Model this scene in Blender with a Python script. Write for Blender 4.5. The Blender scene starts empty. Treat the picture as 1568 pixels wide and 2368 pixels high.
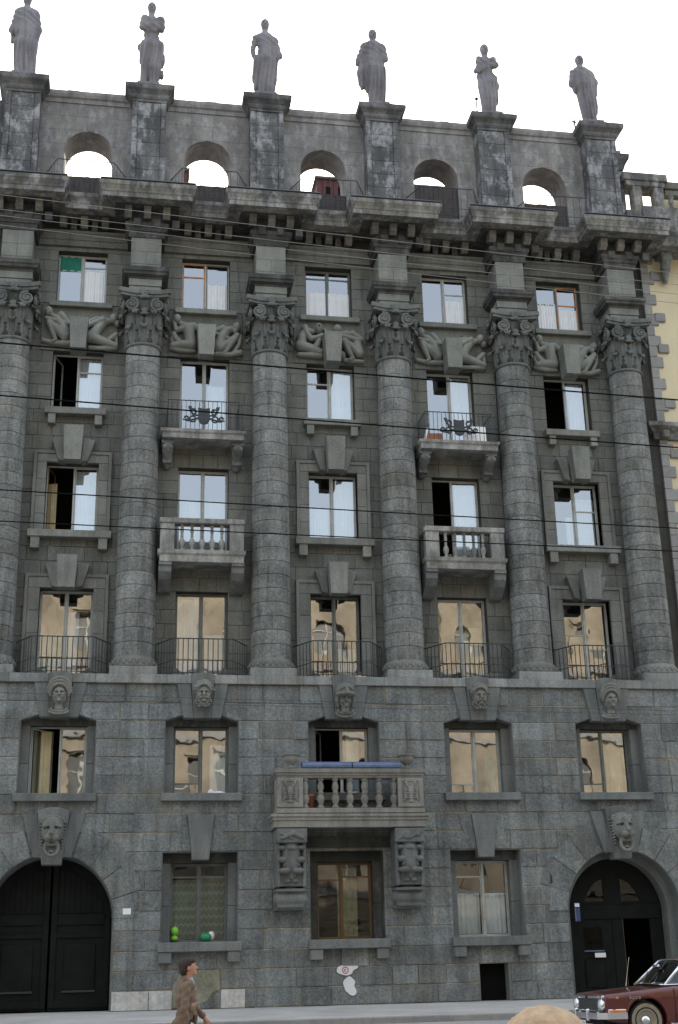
import bpy, math, random
import numpy as np
from mathutils import Vector, Matrix
from mathutils.geometry import tessellate_polygon
R_ = random.Random(7)
SC = bpy.context.scene
COL = SC.collection

# ---------------------------------------------------------------- camera
cam_d = bpy.data.cameras.new('camera')
cam = bpy.data.objects.new('camera', cam_d)
COL.objects.link(cam)
SC.camera = cam
_r = Vector((0.98651793, -0.16215898, -0.02206442))
_u = Vector((-0.03310151, -0.32975487, 0.9434861))
_f = Vector((0.1602706, 0.93003559, 0.3306768))
CAMP = Vector((-6.57488737, -38.33189159, 1.07456989))
m = Matrix((( _r.x, _u.x, -_f.x, CAMP.x), (_r.y, _u.y, -_f.y, CAMP.y), (_r.z, _u.z, -_f.z, CAMP.z), (0, 0, 0, 1)))
cam.matrix_world = m
cam_d.sensor_fit = 'VERTICAL'
cam_d.sensor_height = 36.0
cam_d.lens = 2986.13 / 2368 * 36
cam_d.clip_start = 0.1
cam_d.clip_end = 3000

# ---------------------------------------------------------------- world, sun, exposure
SUN_EL = math.radians(26)
SUN_AZ = math.radians(8)            # from +Y towards +X: the sun stands behind the building
w = bpy.data.worlds.new("World")
SC.world = w
w.use_nodes = True
nt = w.node_tree
nt.nodes.clear()
sky = nt.nodes.new('ShaderNodeTexSky')
sky.sky_type = 'NISHITA'
sky.sun_disc = False
sky.sun_elevation = SUN_EL
sky.sun_rotation = SUN_AZ
sky.air_density = 1.3
sky.dust_density = 3.0
sky.ozone_density = 1.0
hz = nt.nodes.new('ShaderNodeMix'); hz.data_type = 'RGBA'
hz.inputs['Factor'].default_value = 0.45
hz.inputs['B'].default_value = (7.2, 7.8, 8.6, 1)   # thin white summer haze over the whole sky
bg = nt.nodes.new('ShaderNodeBackground')
bg.inputs['Strength'].default_value = 0.12
wo = nt.nodes.new('ShaderNodeOutputWorld')
nt.links.new(sky.outputs[0], hz.inputs['A'])
nt.links.new(hz.outputs['Result'], bg.inputs[0])
nt.links.new(bg.outputs[0], wo.inputs[0])
sl = bpy.data.lights.new('sun', 'SUN')
sl.energy = 3.2
sl.angle = math.radians(0.6)
sl.color = (1.0, 0.93, 0.82)
so = bpy.data.objects.new('sun', sl)
COL.objects.link(so)
_d = Vector((math.sin(SUN_AZ) * math.cos(SUN_EL), math.cos(SUN_AZ) * math.cos(SUN_EL), math.sin(SUN_EL)))
so.rotation_euler = _d.to_track_quat('Z', 'Y').to_euler()
so.location = (0, 40, 60)
SC.view_settings.view_transform = 'Standard'
SC.view_settings.look = 'None'
SC.view_settings.exposure = 1.36
SC.view_settings.gamma = 1.0

# ---------------------------------------------------------------- materials
def nn(t, typ, **kw):
    n = t.nodes.new(typ)
    for k, v in kw.items():
        if k in n.inputs: n.inputs[k].default_value = v
        else: setattr(n, k, v)
    return n
def new_mat(name):
    mt = bpy.data.materials.new(name); mt.use_nodes = True
    t = mt.node_tree; t.nodes.clear()
    o = t.nodes.new('ShaderNodeOutputMaterial')
    b = t.nodes.new('ShaderNodeBsdfPrincipled')
    t.links.new(b.outputs[0], o.inputs[0])
    return mt, t, b
def noise(t, vec, scale, detail=4, rough=.6, sc=(1, 1, 1)):
    mp = nn(t, 'ShaderNodeMapping'); mp.inputs['Scale'].default_value = sc
    t.links.new(vec, mp.inputs[0])
    n = nn(t, 'ShaderNodeTexNoise'); n.inputs['Scale'].default_value = scale
    n.inputs['Detail'].default_value = detail; n.inputs['Roughness'].default_value = rough
    t.links.new(mp.outputs[0], n.inputs['Vector'])
    return n.outputs['Fac']
def ramp(t, fac, stops):
    r = nn(t, 'ShaderNodeValToRGB')
    e = r.color_ramp.elements
    while len(e) < len(stops): e.new(.5)
    for el, (p, c) in zip(e, stops):
        el.position = p; el.color = c if len(c) == 4 else (*c, 1)
    t.links.new(fac, r.inputs[0])
    return r.outputs[0]
def mix(t, fac, a, b, mode='MIX'):
    n = nn(t, 'ShaderNodeMix', data_type='RGBA', blend_type=mode)
    for s, v in (('Factor', fac), ('A', a), ('B', b)):
        if isinstance(v, (int, float)): n.inputs[s].default_value = v
        elif isinstance(v, tuple): n.inputs[s].default_value = (*v, 1) if len(v) == 3 else v
        else: t.links.new(v, n.inputs[s])
    return n.outputs['Result']
def g3(v): return (v, v, v)
def stone(name, base, grain=.35, blotch=.3, vary=.25, warm=.15, bump=.35, gscale=22, streak=.25, white=0.0, dark=0.0, rough=.9, bd=.03):
    mt, t, b = new_mat(name)
    geo = nn(t, 'ShaderNodeNewGeometry'); pos = geo.outputs['Position']
    oi = nn(t, 'ShaderNodeObjectInfo')
    off = nn(t, 'ShaderNodeVectorMath', operation='MULTIPLY_ADD')
    cmb = nn(t, 'ShaderNodeCombineXYZ')
    for i in range(3): t.links.new(oi.outputs['Random'], cmb.inputs[i])
    t.links.new(cmb.outputs[0], off.inputs[0]); off.inputs[1].default_value = (37, 17, 53)
    t.links.new(pos, off.inputs[2])
    pv = off.outputs[0]
    c = base
    g1 = noise(t, pv, gscale, 5, .75)
    col = mix(t, 1.0, base, ramp(t, g1, [(.3, g3(1 - grain)), (.5, g3(1)), (.72, g3(1 + grain * 1.3))]), 'MULTIPLY')
    g2 = noise(t, pos, 1.1, 5, .6)
    col = mix(t, 1.0, col, ramp(t, g2, [(.28, g3(1 - blotch)), (.5, g3(1)), (.75, g3(1 + blotch))]), 'MULTIPLY')
    if vary:
        col = mix(t, 1.0, col, ramp(t, oi.outputs['Random'], [(0, g3(1 - vary)), (.5, g3(1)), (1, g3(1 + vary))]), 'MULTIPLY')
    if warm:   # ochre and rusty tints in patches
        g4 = noise(t, pos, .8, 4, .65)
        col = mix(t, ramp(t, g4, [(.45, g3(0)), (.75, g3(warm * 2.2))]), col, (base[0] * 1.35, base[1] * 1.1, base[2] * .75))
    if streak:  # run-off streaks and soot
        g5 = noise(t, pos, 1.0, 5, .7, (3.2, 3.2, .28))
        col = mix(t, 1.0, col, ramp(t, g5, [(.32, g3(1 - streak)), (.52, g3(1.0)), (.8, g3(1 + streak * .8))]), 'MULTIPLY')
    if dark:
        g7 = noise(t, pos, .9, 7, .72, (1.4, 1.4, .7))
        col = mix(t, ramp(t, g7, [(.44, g3(0)), (.56, g3(dark))]), col, (.035, .038, .042))
    if white:
        g6 = noise(t, pos, 1.5, 9, .78, (1.3, 1.3, .75))
        col = mix(t, ramp(t, g6, [(.5, g3(0)), (.60, g3(white))]), col, (.46, .46, .47))
    t.links.new(col, b.inputs['Base Color'])
    b.inputs['Roughness'].default_value = rough
    b.inputs['Specular IOR Level'].default_value = .25
    bp = nn(t, 'ShaderNodeBump'); bp.inputs['Strength'].default_value = bump; bp.inputs['Distance'].default_value = bd
    hn = noise(t, pv, gscale * .45, 6, .7)
    t.links.new(hn, bp.inputs['Height'])
    t.links.new(bp.outputs[0], b.inputs['Normal'])
    return mt
def plain(name, color, rough=.6, metal=0.0, vary=.15, scale=6, spec=.4, bump=0, coat=0):
    mt, t, b = new_mat(name)
    tc = nn(t, 'ShaderNodeTexCoord')
    n = noise(t, tc.outputs['Object'], scale, 5, .65)
    c = mix(t, 1.0, color, ramp(t, n, [(.3, g3(1 - vary)), (.7, g3(1 + vary))]), 'MULTIPLY')
    t.links.new(c, b.inputs['Base Color'])
    b.inputs['Roughness'].default_value = rough; b.inputs['Metallic'].default_value = metal
    b.inputs['Specular IOR Level'].default_value = spec
    if coat: b.inputs['Coat Weight'].default_value = coat; b.inputs['Coat Roughness'].default_value = .08
    if bump:
        bp = nn(t, 'ShaderNodeBump'); bp.inputs['Strength'].default_value = bump; bp.inputs['Distance'].default_value = .02
        t.links.new(n, bp.inputs['Height']); t.links.new(bp.outputs[0], b.inputs['Normal'])
    return mt
def glass_mat(name, ior=.36, tint=(.75, .8, .8)):
    mt, t, b = new_mat(name); t.nodes.remove(b)
    o = [n for n in t.nodes if n.type == 'OUTPUT_MATERIAL'][0]
    tr = nn(t, 'ShaderNodeBsdfTransparent'); tr.inputs[0].default_value = (*tint, 1)
    gl = nn(t, 'ShaderNodeBsdfGlossy'); gl.inputs['Roughness'].default_value = .015
    fr = nn(t, 'ShaderNodeLayerWeight'); fr.inputs['Blend'].default_value = .25
    fm_ = nn(t, 'ShaderNodeMath', operation='MULTIPLY_ADD', use_clamp=True); fm_.inputs[1].default_value = .5; fm_.inputs[2].default_value = ior
    geo = nn(t, 'ShaderNodeNewGeometry')
    wv = noise(t, geo.outputs['Position'], 1.15, 2, .5)
    bp = nn(t, 'ShaderNodeBump'); bp.inputs['Strength'].default_value = .055; bp.inputs['Distance'].default_value = .05
    t.links.new(fr.outputs['Fresnel'], fm_.inputs[0]); t.links.new(wv, bp.inputs['Height']); t.links.new(bp.outputs[0], gl.inputs['Normal'])
    mx = nn(t, 'ShaderNodeMixShader')
    t.links.new(fm_.outputs[0], mx.inputs[0]); t.links.new(tr.outputs[0], mx.inputs[1]); t.links.new(gl.outputs[0], mx.inputs[2])
    t.links.new(mx.outputs[0], o.inputs[0])
    return mt
M = {}
M['low'] = stone('granite_lower', (.182, .198, .196), grain=.42, blotch=.36, vary=.18, warm=.16, bump=1.0, gscale=15, streak=.34, bd=.07)
M['low_smooth'] = stone('granite_dressed', (.157, .168, .163), grain=.3, blotch=.22, vary=.10, warm=.12, bump=.35, gscale=30, streak=.25)
M['up'] = stone('granite_upper', (.140, .144, .129), grain=.36, blotch=.22, vary=.14, warm=.12, bump=.4, gscale=24, streak=.22)
M['trim'] = stone('granite_trim', (.178, .183, .165), grain=.3, blotch=.25, vary=.12, warm=.08, bump=.3, gscale=26, streak=.25)
M['col'] = stone('granite_column', (.168, .175, .164), grain=.50, blotch=.38, vary=.15, warm=.12, bump=.8, gscale=15, streak=.42, white=.16, bd=.05)
M['carve'] = stone('carved_stone', (.145, .154, .15), grain=.25, blotch=.3, vary=.1, warm=.06, bump=.3, gscale=28, streak=.3)
M['relief'] = stone('relief_stone', (.225, .232, .21), grain=.22, blotch=.25, vary=.06, warm=.06, bump=.2, gscale=30, streak=.2)
M['cornice'] = stone('cornice_stone', (.18, .172, .150), grain=.3, blotch=.35, vary=.15, warm=.10, bump=.3, gscale=22, streak=.45, white=.4, dark=.6)
M['soot'] = stone('sooty_shaded_stone', (.066, .066, .058), grain=.3, blotch=.35, vary=.15, warm=.10, bump=.3, gscale=22, streak=.4, white=.12, dark=.5)  # soot together with recess and underside shade, put into the colour
M['capital'] = stone('capital_stone', (.13, .138, .13), grain=.25, blotch=.3, vary=.1, warm=.06, bump=.3, gscale=28, streak=.3)
M['modil'] = stone('modillion_stone', (.17, .165, .145), grain=.3, blotch=.35, vary=.2, warm=.10, bump=.3, gscale=22, streak=.3, dark=.3)
M['ledge'] = stone('ledge_stone', (.225, .235, .225), grain=.3, blotch=.3, vary=.12, warm=.1, bump=.4, gscale=24, streak=.35)
M['balcony_shade'] = stone('balcony_shade_stone', (.040, .043, .037), grain=.3, blotch=.4, vary=.1, warm=.15, bump=.3, gscale=22, streak=.4)  # shade under the big balcony, put into the stone colour
M['balcony'] = stone('balcony_stone', (.30, .30, .275), grain=.3, blotch=.28, vary=.08, warm=.1, bump=.3, gscale=28, streak=.3, dark=.5)
M['bigbal'] = stone('big_balcony_stone', (.215, .21, .19), grain=.3, blotch=.25, vary=.08, warm=.1, bump=.3, gscale=28, streak=.35)
M['attic'] = stone('attic_stucco', (.215, .205, .195), grain=.14, blotch=.22, vary=.05, warm=.08, bump=.2, gscale=14, streak=.25, white=.3, dark=.25)
M['pier'] = stone('attic_pier_stone', (.115, .115, .115), grain=.3, blotch=.3, vary=.08, warm=.05, bump=.4, gscale=18, streak=.4, white=.5, dark=.45)
M['piercap'] = stone('pier_cap_stone', (.12, .118, .115), grain=.3, blotch=.3, vary=.08, warm=.05, bump=.3, gscale=18, streak=.4, white=.15, dark=.6)
M['statue'] = stone('statue_stone', (.19, .18, .19), grain=.15, blotch=.3, vary=.06, warm=.05, bump=.2, gscale=14, streak=.35)
M['mortar'] = stone('mortar', (.36, .32, .24), grain=.2, blotch=.45, vary=0, warm=.25, bump=.2, gscale=10, streak=.35)
M['mortar_dark'] = stone('mortar_dark', (.06, .058, .05), grain=.2, blotch=.3, vary=0, warm=.1, bump=.2, gscale=10, streak=.2)
M['pale'] = stone('pale_render', (.46, .46, .44), grain=.25, blotch=.3, vary=0, warm=.1, bump=.6, gscale=9, streak=.2)
M['plaster'] = stone('rough_plaster', (.25, .24, .185), grain=.3, blotch=.35, vary=0, warm=.15, bump=.9, gscale=9, streak=.2)
M['whitepaint'] = stone('white_splash', (.72, .72, .72), grain=.1, blotch=.15, vary=0, warm=0, bump=.2, streak=.1)
M['iron'] = plain('black_iron', (.03, .033, .036), .55, .0, .2)
M['wire'] = plain('wire_black', (.012, .015, .016), 1.0, spec=0)
M['wiregrey'] = plain('wire_grey', (.30, .31, .31), .9, spec=.1)
M['gate'] = plain('gate_black_wood', (.010, .012, .011), .75, vary=.3, scale=3, spec=.12)
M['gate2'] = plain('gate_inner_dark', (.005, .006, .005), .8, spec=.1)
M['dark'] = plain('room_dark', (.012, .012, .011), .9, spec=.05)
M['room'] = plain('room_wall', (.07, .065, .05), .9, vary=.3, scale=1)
M['frame'] = plain('window_white', (.40, .41, .38), .5, vary=.2, scale=3)
M['frame_grey'] = plain('window_grey', (.15, .16, .145), .55, vary=.25, scale=3)
M['frame_brown'] = plain('window_brown', (.15, .09, .035), .55, vary=.25, scale=3)
M['frame_orange'] = plain('window_orange', (.62, .26, .09), .55, vary=.15, scale=3)
M['glass'] = glass_mat('window_glass', .34); M['glass_mid'] = glass_mat('window_glass_lower', .36); M['glass_low'] = glass_mat('window_glass_ground', .12); M['glass_dark'] = glass_mat('gate_glass', .02, (.3, .32, .3))
M['curtain'] = plain('white_curtain', (.78, .79, .80), .9, vary=.07, scale=2, spec=.1)
M['curtain_cream'] = plain('cream_curtain', (.55, .48, .30), .9, vary=.2, scale=2, spec=.1)
def lace_mat():
    mt, t, b = new_mat('zigzag_lace')
    tc = nn(t, 'ShaderNodeTexCoord'); sp = nn(t, 'ShaderNodeSeparateXYZ'); t.links.new(tc.outputs['Object'], sp.inputs[0])
    a = nn(t, 'ShaderNodeMath', operation='PINGPONG'); t.links.new(sp.outputs[0], a.inputs[0]); a.inputs[1].default_value = .07
    c = nn(t, 'ShaderNodeMath', operation='ADD'); t.links.new(sp.outputs[2], c.inputs[0]); t.links.new(a.outputs[0], c.inputs[1])
    d = nn(t, 'ShaderNodeMath', operation='PINGPONG'); t.links.new(c.outputs[0], d.inputs[0]); d.inputs[1].default_value = .11
    t.links.new(ramp(t, d.outputs[0], [(.028, (.42, .43, .34)), (.04, (.25, .28, .21))]), b.inputs['Base Color']); b.inputs['Roughness'].default_value = .95
    return mt
M['lace'] = lace_mat()
M['curtain_green'] = plain('green_cloth', (.03, .17, .12), .9, vary=.15, scale=2, spec=.1)
M['curtain_teal'] = plain('teal_cloth', (.10, .30, .33), .9, vary=.2, scale=2, spec=.1)
M['blue'] = plain('blue_metal', (.10, .135, .22), .38, vary=.35, scale=3)
M['pot'] = plain('clay', (.36, .14, .08), .8)
M['white'] = plain('white_enamel', (.8, .8, .78), .4, vary=.05)
M['signblue'] = plain('sign_blue', (.02, .045, .15), .4, vary=.05)
M['red'] = plain('red_paint', (.45, .06, .04), .7)
M['black'] = plain('black_print', (.02, .02, .02), .7)
M['green'] = plain('green_plastic', (.25, .62, .05), .35, vary=.05)
M['green2'] = plain('green_enamel', (.03, .30, .12), .35, vary=.1)
M['yellow'] = plain('cream_stucco', (.60, .52, .35), .95, vary=.10, scale=.5, spec=.1, bump=.1)
M['opane'] = plain('opposite_pane', (.06, .065, .06), .4, vary=.5, scale=.7)
M['opp'] = plain('ochre_stucco', (.27, .235, .18), .95, vary=.4, scale=.45, spec=.1, bump=.1)
M['quoin'] = stone('quoin_stone', (.255, .25, .24), grain=.15, blotch=.15, vary=.12, warm=.06, bump=.2, gscale=18, streak=.15)
M['board'] = plain('parapet_boards', (.045, .036, .034), .8, vary=.3, scale=4)
M['shed'] = plain('shed_red', (.10, .035, .035), .8, vary=.3, scale=4)
M['roof'] = plain('roof_metal', (.10, .10, .11), .6, vary=.3, scale=.6)

def pave_mat(name, base, rel=.12, g=18):
    mt, t, b = new_mat(name)
    geo = nn(t, 'ShaderNodeNewGeometry'); p = geo.outputs['Position']
    c = mix(t, 1.0, base, ramp(t, noise(t, p, g, 6, .8), [(.3, g3(.80)), (.7, g3(1.2))]), 'MULTIPLY')
    c = mix(t, 1.0, c, ramp(t, noise(t, p, .55, 6, .65), [(.25, g3(.72)), (.5, g3(1)), (.75, g3(1.22))]), 'MULTIPLY')
    c = mix(t, ramp(t, noise(t, p, .8, 8, .7, (.5, 2.2, 1)), [(.55, g3(0)), (.72, g3(.35))]), c, tuple(x * .55 for x in base))
    t.links.new(c, b.inputs['Base Color']); b.inputs['Roughness'].default_value = .92
    b.inputs['Specular IOR Level'].default_value = .2
    bp = nn(t, 'ShaderNodeBump'); bp.inputs['Strength'].default_value = .4; bp.inputs['Distance'].default_value = .01
    t.links.new(noise(t, p, g * 3, 5, .8), bp.inputs['Height']); t.links.new(bp.outputs[0], b.inputs['Normal'])
    return mt
M['pave'] = pave_mat('pavement_concrete', (.45, .43, .40))
M['road'] = pave_mat('road_asphalt', (.35, .335, .32))

# ---------------------------------------------------------------- mesh helpers
class MB:
    def __init__(s): s.v = []; s.f = []
    def add(s, vs, fs):
        o = len(s.v); s.v += [tuple(p) for p in vs]; s.f += [tuple(i + o for i in f) for f in fs]
    def box(s, x0, x1, y0, y1, z0, z1):
        s.add([(x0, y0, z0), (x1, y0, z0), (x1, y1, z0), (x0, y1, z0), (x0, y0, z1), (x1, y0, z1), (x1, y1, z1), (x0, y1, z1)],
              [(0, 3, 2, 1), (4, 5, 6, 7), (0, 1, 5, 4), (1, 2, 6, 5), (2, 3, 7, 6), (3, 0, 4, 7)])
        return s
    def bbox(s, x0, x1, y0, y1, z0, z1, b=.012):
        """box with bevelled edges all round"""
        xs = (x0, x1); ys = (y0, y1); zs = (z0, z1); vs = []; idx = {}
        for i in (0, 1):
            for j in (0, 1):
                for k in (0, 1):
                    sx, sy, sz = (1, -1)[i], (1, -1)[j], (1, -1)[k]
                    for a in range(3):
                        d = [b * sx, b * sy, b * sz]; d[a] = 0
                        idx[i, j, k, a] = len(vs); vs.append((xs[i] + d[0], ys[j] + d[1], zs[k] + d[2]))
        F = []
        def q(l): F.append(l)
        for i in (0, 1): q([idx[i, 0, 0, 0], idx[i, 0, 1, 0], idx[i, 1, 1, 0], idx[i, 1, 0, 0]][::(1 if i == 0 else -1)])
        for j in (0, 1): q([idx[0, j, 0, 1], idx[1, j, 0, 1], idx[1, j, 1, 1], idx[0, j, 1, 1]][::(1 if j == 0 else -1)])
        for k in (0, 1): q([idx[0, 0, k, 2], idx[0, 1, k, 2], idx[1, 1, k, 2], idx[1, 0, k, 2]][::(1 if k == 0 else -1)])
        for j in (0, 1):
            for k in (0, 1): q([idx[0, j, k, 1], idx[1, j, k, 1], idx[1, j, k, 2], idx[0, j, k, 2]])
        for i in (0, 1):
            for k in (0, 1): q([idx[i, 0, k, 0], idx[i, 1, k, 0], idx[i, 1, k, 2], idx[i, 0, k, 2]])
        for i in (0, 1):
            for j in (0, 1): q([idx[i, j, 0, 0], idx[i, j, 1, 0], idx[i, j, 1, 1], idx[i, j, 0, 1]])
        for i in (0, 1):
            for j in (0, 1):
                for k in (0, 1): q([idx[i, j, k, 0], idx[i, j, k, 1], idx[i, j, k, 2]])
        s.add(vs, F); return s
    def block(s, L, R, yf, yb, b=.010):
        """L, R: left and right edge points (x,z) from bottom to top; front at yf, bevelled, back at yb"""
        n = len(L)
        loop = list(L) + list(R)[::-1]
        inn = []
        for i, (x, z) in enumerate(L):
            zz = z + b if i == 0 else (z - b if i == n - 1 else z); inn.append((x + b, zz))
        ir = []
        for i, (x, z) in enumerate(R):
            zz = z + b if i == 0 else (z - b if i == n - 1 else z); ir.append((x - b, zz))
        inn += ir[::-1]
        k = len(loop)
        vs = [(x, yf, z) for x, z in inn] + [(x, yf + b, z) for x, z in loop] + [(x, yb, z) for x, z in loop]
        fs = [tuple(range(k))[::-1]]
        for i in range(k):
            j = (i + 1) % k
            fs.append((i, j, k + j, k + i)); fs.append((k + i, k + j, 2 * k + j, 2 * k + i))
        s.add(vs, fs); return s
    def prism(s, poly, y0, y1, b=0.0):
        """polygon in XZ extruded from y0 (front) to y1; optional bevel at the front"""
        k = len(poly)
        cx = sum(p[0] for p in poly) / k; cz = sum(p[1] for p in poly) / k
        if b:
            fr = []
            for x, z in poly:
                d = math.hypot(x - cx, z - cz) or 1; fr.append((x - (x - cx) / d * b, z - (z - cz) / d * b))
            vs = [(x, y0, z) for x, z in fr] + [(x, y0 + b, z) for x, z in poly] + [(x, y1, z) for x, z in poly]
            fs = [tuple(range(k)), tuple(range(2 * k, 3 * k))[::-1]]
            for i in range(k):
                j = (i + 1) % k
                fs.append((i, k + i, k + j, j)); fs.append((k + i, 2 * k + i, 2 * k + j, k + j))
        else:
            vs = [(x, y0, z) for x, z in poly] + [(x, y1, z) for x, z in poly]
            fs = [tuple(range(k)), tuple(range(k, 2 * k))[::-1]]
            for i in range(k):
                j = (i + 1) % k; fs.append((i, k + i, k + j, j))
        s.add(vs, fs); return s
    def prof_x(s, prof, x0, x1):
        """profile polygon of (y,z) extruded along X"""
        k = len(prof)
        vs = [(x0, y, z) for y, z in prof] + [(x1, y, z) for y, z in prof]
        fs = [tuple(range(k)), tuple(range(k, 2 * k))[::-1]]
        for i in range(k):
            j = (i + 1) % k; fs.append((i, k + i, k + j, j))
        s.add(vs, fs); return s
    def sweep(s, path, prof, cap=True):
        """profile (out,z) swept along an XY path, offset to the right-hand side of travel, mitred"""
        n = len(path); rings = []
        for i in range(n):
            p = Vector(path[i])
            if i > 0: d0 = (p - Vector(path[i - 1])).normalized()
            if i < n - 1: d1 = (Vector(path[i + 1]) - p).normalized()
            if i == 0: d0 = d1
            if i == n - 1: d1 = d0
            n0 = Vector((d0.y, -d0.x)); n1 = Vector((d1.y, -d1.x))
            mt = (n0 + n1).normalized(); c = max(.25, mt.dot(n0))
            rings.append([(p.x + mt.x * o / c, p.y + mt.y * o / c, z) for o, z in prof])
        k = len(prof); vs = [v for r in rings for v in r]; fs = []
        for i in range(n - 1):
            for j in range(k):
                a = i * k + j; b = i * k + (j + 1) % k
                fs.append((a, a + k, b + k, b))
        if cap: fs.append(tuple(range(k))); fs.append(tuple(range((n - 1) * k, n * k))[::-1])
        s.add(vs, fs); return s
    def lathe(s, prof, c=(0, 0, 0), n=24, axis='Z', a0=0., a1=2 * math.pi, cap=True):
        full = abs(a1 - a0 - 2 * math.pi) < 1e-6
        m_ = n if full else n + 1; k = len(prof); vs = []
        for i in range(m_):
            a = a0 + (a1 - a0) * i / n; ca, sa = math.cos(a), math.sin(a)
            for r, z in prof:
                if axis == 'Z': vs.append((c[0] + r * ca, c[1] + r * sa, c[2] + z))
                elif axis == 'Y': vs.append((c[0] + r * ca, c[1] + z, c[2] + r * sa))
                else: vs.append((c[0] + z, c[1] + r * ca, c[2] + r * sa))
        fs = []
        for i in range(n):
            i2 = (i + 1) % m_
            for j in range(k - 1): fs.append((i * k + j, i2 * k + j, i2 * k + j + 1, i * k + j + 1))
        if cap and full:
            fs.append(tuple(i * k for i in range(m_))[::-1]); fs.append(tuple(i * k + k - 1 for i in range(m_)))
        s.add(vs, fs); return s
    def tube(s, pts, r, n=6):
        P = [Vector(p) for p in pts]; rings = []
        rr = r if isinstance(r, (list, tuple)) else [r] * len(P)
        for i, p in enumerate(P):
            d = (P[min(i + 1, len(P) - 1)] - P[max(i - 1, 0)]).normalized()
            up = Vector((0, 0, 1)) if abs(d.z) < .9 else Vector((1, 0, 0))
            a = d.cross(up).normalized(); b = d.cross(a)
            rings.append([p + (a * math.cos(2 * math.pi * j / n) + b * math.sin(2 * math.pi * j / n)) * rr[i] for j in range(n)])
        vs = [v for q in rings for v in q]; fs = []
        for i in range(len(P) - 1):
            for j in range(n):
                a = i * n + j; b = i * n + (j + 1) % n; fs.append((a, b, b + n, a + n))
        fs.append(tuple(range(n))[::-1]); fs.append(tuple(range((len(P) - 1) * n, len(P) * n)))
        s.add(vs, fs); return s
    def mesh(s, name, mat, smooth=False):
        me = bpy.data.meshes.new(name); me.from_pydata(s.v, [], s.f)
        me.materials.append(M[mat] if isinstance(mat, str) else mat)
        me.update()
        fix_normals(me)
        if smooth: me.shade_smooth()
        return me
    def build(s, name, mat, parent=None, smooth=False, loc=None):
        return link(name, s.mesh(name, mat, smooth), parent, loc)
import bmesh
def fix_normals(me):
    bm = bmesh.new(); bm.from_mesh(me); bmesh.ops.recalc_face_normals(bm, faces=bm.faces); bm.to_mesh(me); bm.free()
def link(name, me, parent=None, loc=None):
    o = bpy.data.objects.new(name, me); COL.objects.link(o)
    if parent is not None: o.parent = parent
    if loc is not None: o.location = loc
    return o
def empty(name, loc=(0, 0, 0)):
    o = bpy.data.objects.new(name, None); COL.objects.link(o); o.location = loc; o.empty_display_size = .3
    return o
def tag(o, label=None, cat=None, group=None, kind=None):
    if label: o['label'] = label
    if cat: o['category'] = cat
    if group: o['group'] = group
    if kind: o['kind'] = kind
    return o
def bx(name, mat, parent, *a, b=.0, smooth=False):
    mb = MB()
    if b: mb.bbox(*a, b=b)
    else: mb.box(*a)
    return mb.build(name, mat, parent, smooth)
def wall_with_holes(outer, holes, y0, y1):
    polys = [[Vector((x, z, 0)) for x, z in outer]] + [[Vector((x, z, 0)) for x, z in h] for h in holes]
    tris = tessellate_polygon(polys)
    pts = [p for pl in polys for p in pl]; n = len(pts)
    mb = MB()
    vs = [(p.x, y0, p.y) for p in pts] + [(p.x, y1, p.y) for p in pts]
    fs = [tuple(t) for t in tris] + [tuple(i + n for i in t)[::-1] for t in tris]
    o = 0
    for pl in polys:
        k = len(pl)
        for i in range(k):
            j = (i + 1) % k; fs.append((o + i, o + j, n + o + j, n + o + i))
        o += k
    mb.add(vs, fs); return mb
def rect(x0, x1, z0, z1): return [(x0, z0), (x1, z0), (x1, z1), (x0, z1)]
def arch_poly(cx, r, z0, zs, n=20):
    return [(cx - r, z0), (cx + r, z0)] + [(cx + r * math.cos(math.pi * i / n), zs + r * math.sin(math.pi * i / n)) for i in range(n + 1)]

def courses(x0, x1, zs, excl, wmin, wmax, rnd, g=.006, ns=2):
    """lay blocks in courses; excl(z) -> list of (L,R) holes. returns (Lpts,Rpts) blocks"""
    out = []
    for k in range(len(zs) - 1):
        za, zb = zs[k] + g, zs[k + 1] - g
        smp = [za + (zb - za) * i / (ns - 1) for i in range(ns)]
        ex = [sorted(excl(z)) for z in smp]
        m_ = max(len(e) for e in ex)
        if any(len(e) != m_ for e in ex):
            ref = max(ex, key=len)
            ex2 = []
            for e in ex:
                row = []
                for (L, R) in ref:
                    c = (L + R) / 2; hit = [q for q in e if q[0] <= c <= q[1]]
                    row.append(hit[0] if hit else (c, c))
                ex2.append(row)
            ex = ex2
        for sidx in range(m_ + 1):
            Le = [x0 if sidx == 0 else ex[i][sidx - 1][1] for i in range(ns)]
            Re = [x1 if sidx == m_ else ex[i][sidx][0] for i in range(ns)]
            lo, hi = max(Le), min(Re)
            if hi - min(Le) < .06 and max(Re) - lo < .06: continue
            cuts = []; x = lo + rnd.uniform(wmin, wmax) * rnd.choice((.6, 1))
            while x < hi - wmin * .6: cuts.append(x); x += rnd.uniform(wmin, wmax)
            edges = [Le] + [[c] * ns for c in cuts] + [Re]
            for a, b in zip(edges[:-1], edges[1:]):
                L = [(a[i] + g, smp[i]) for i in range(ns)]; Rr = [(b[i] - g, smp[i]) for i in range(ns)]
                if max(b[i] - a[i] for i in range(ns)) < .08: continue
                Rr = [(max(Rr[i][0], L[i][0] + .004), Rr[i][1]) for i in range(ns)]
                out.append((L, Rr))
    return out

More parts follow.
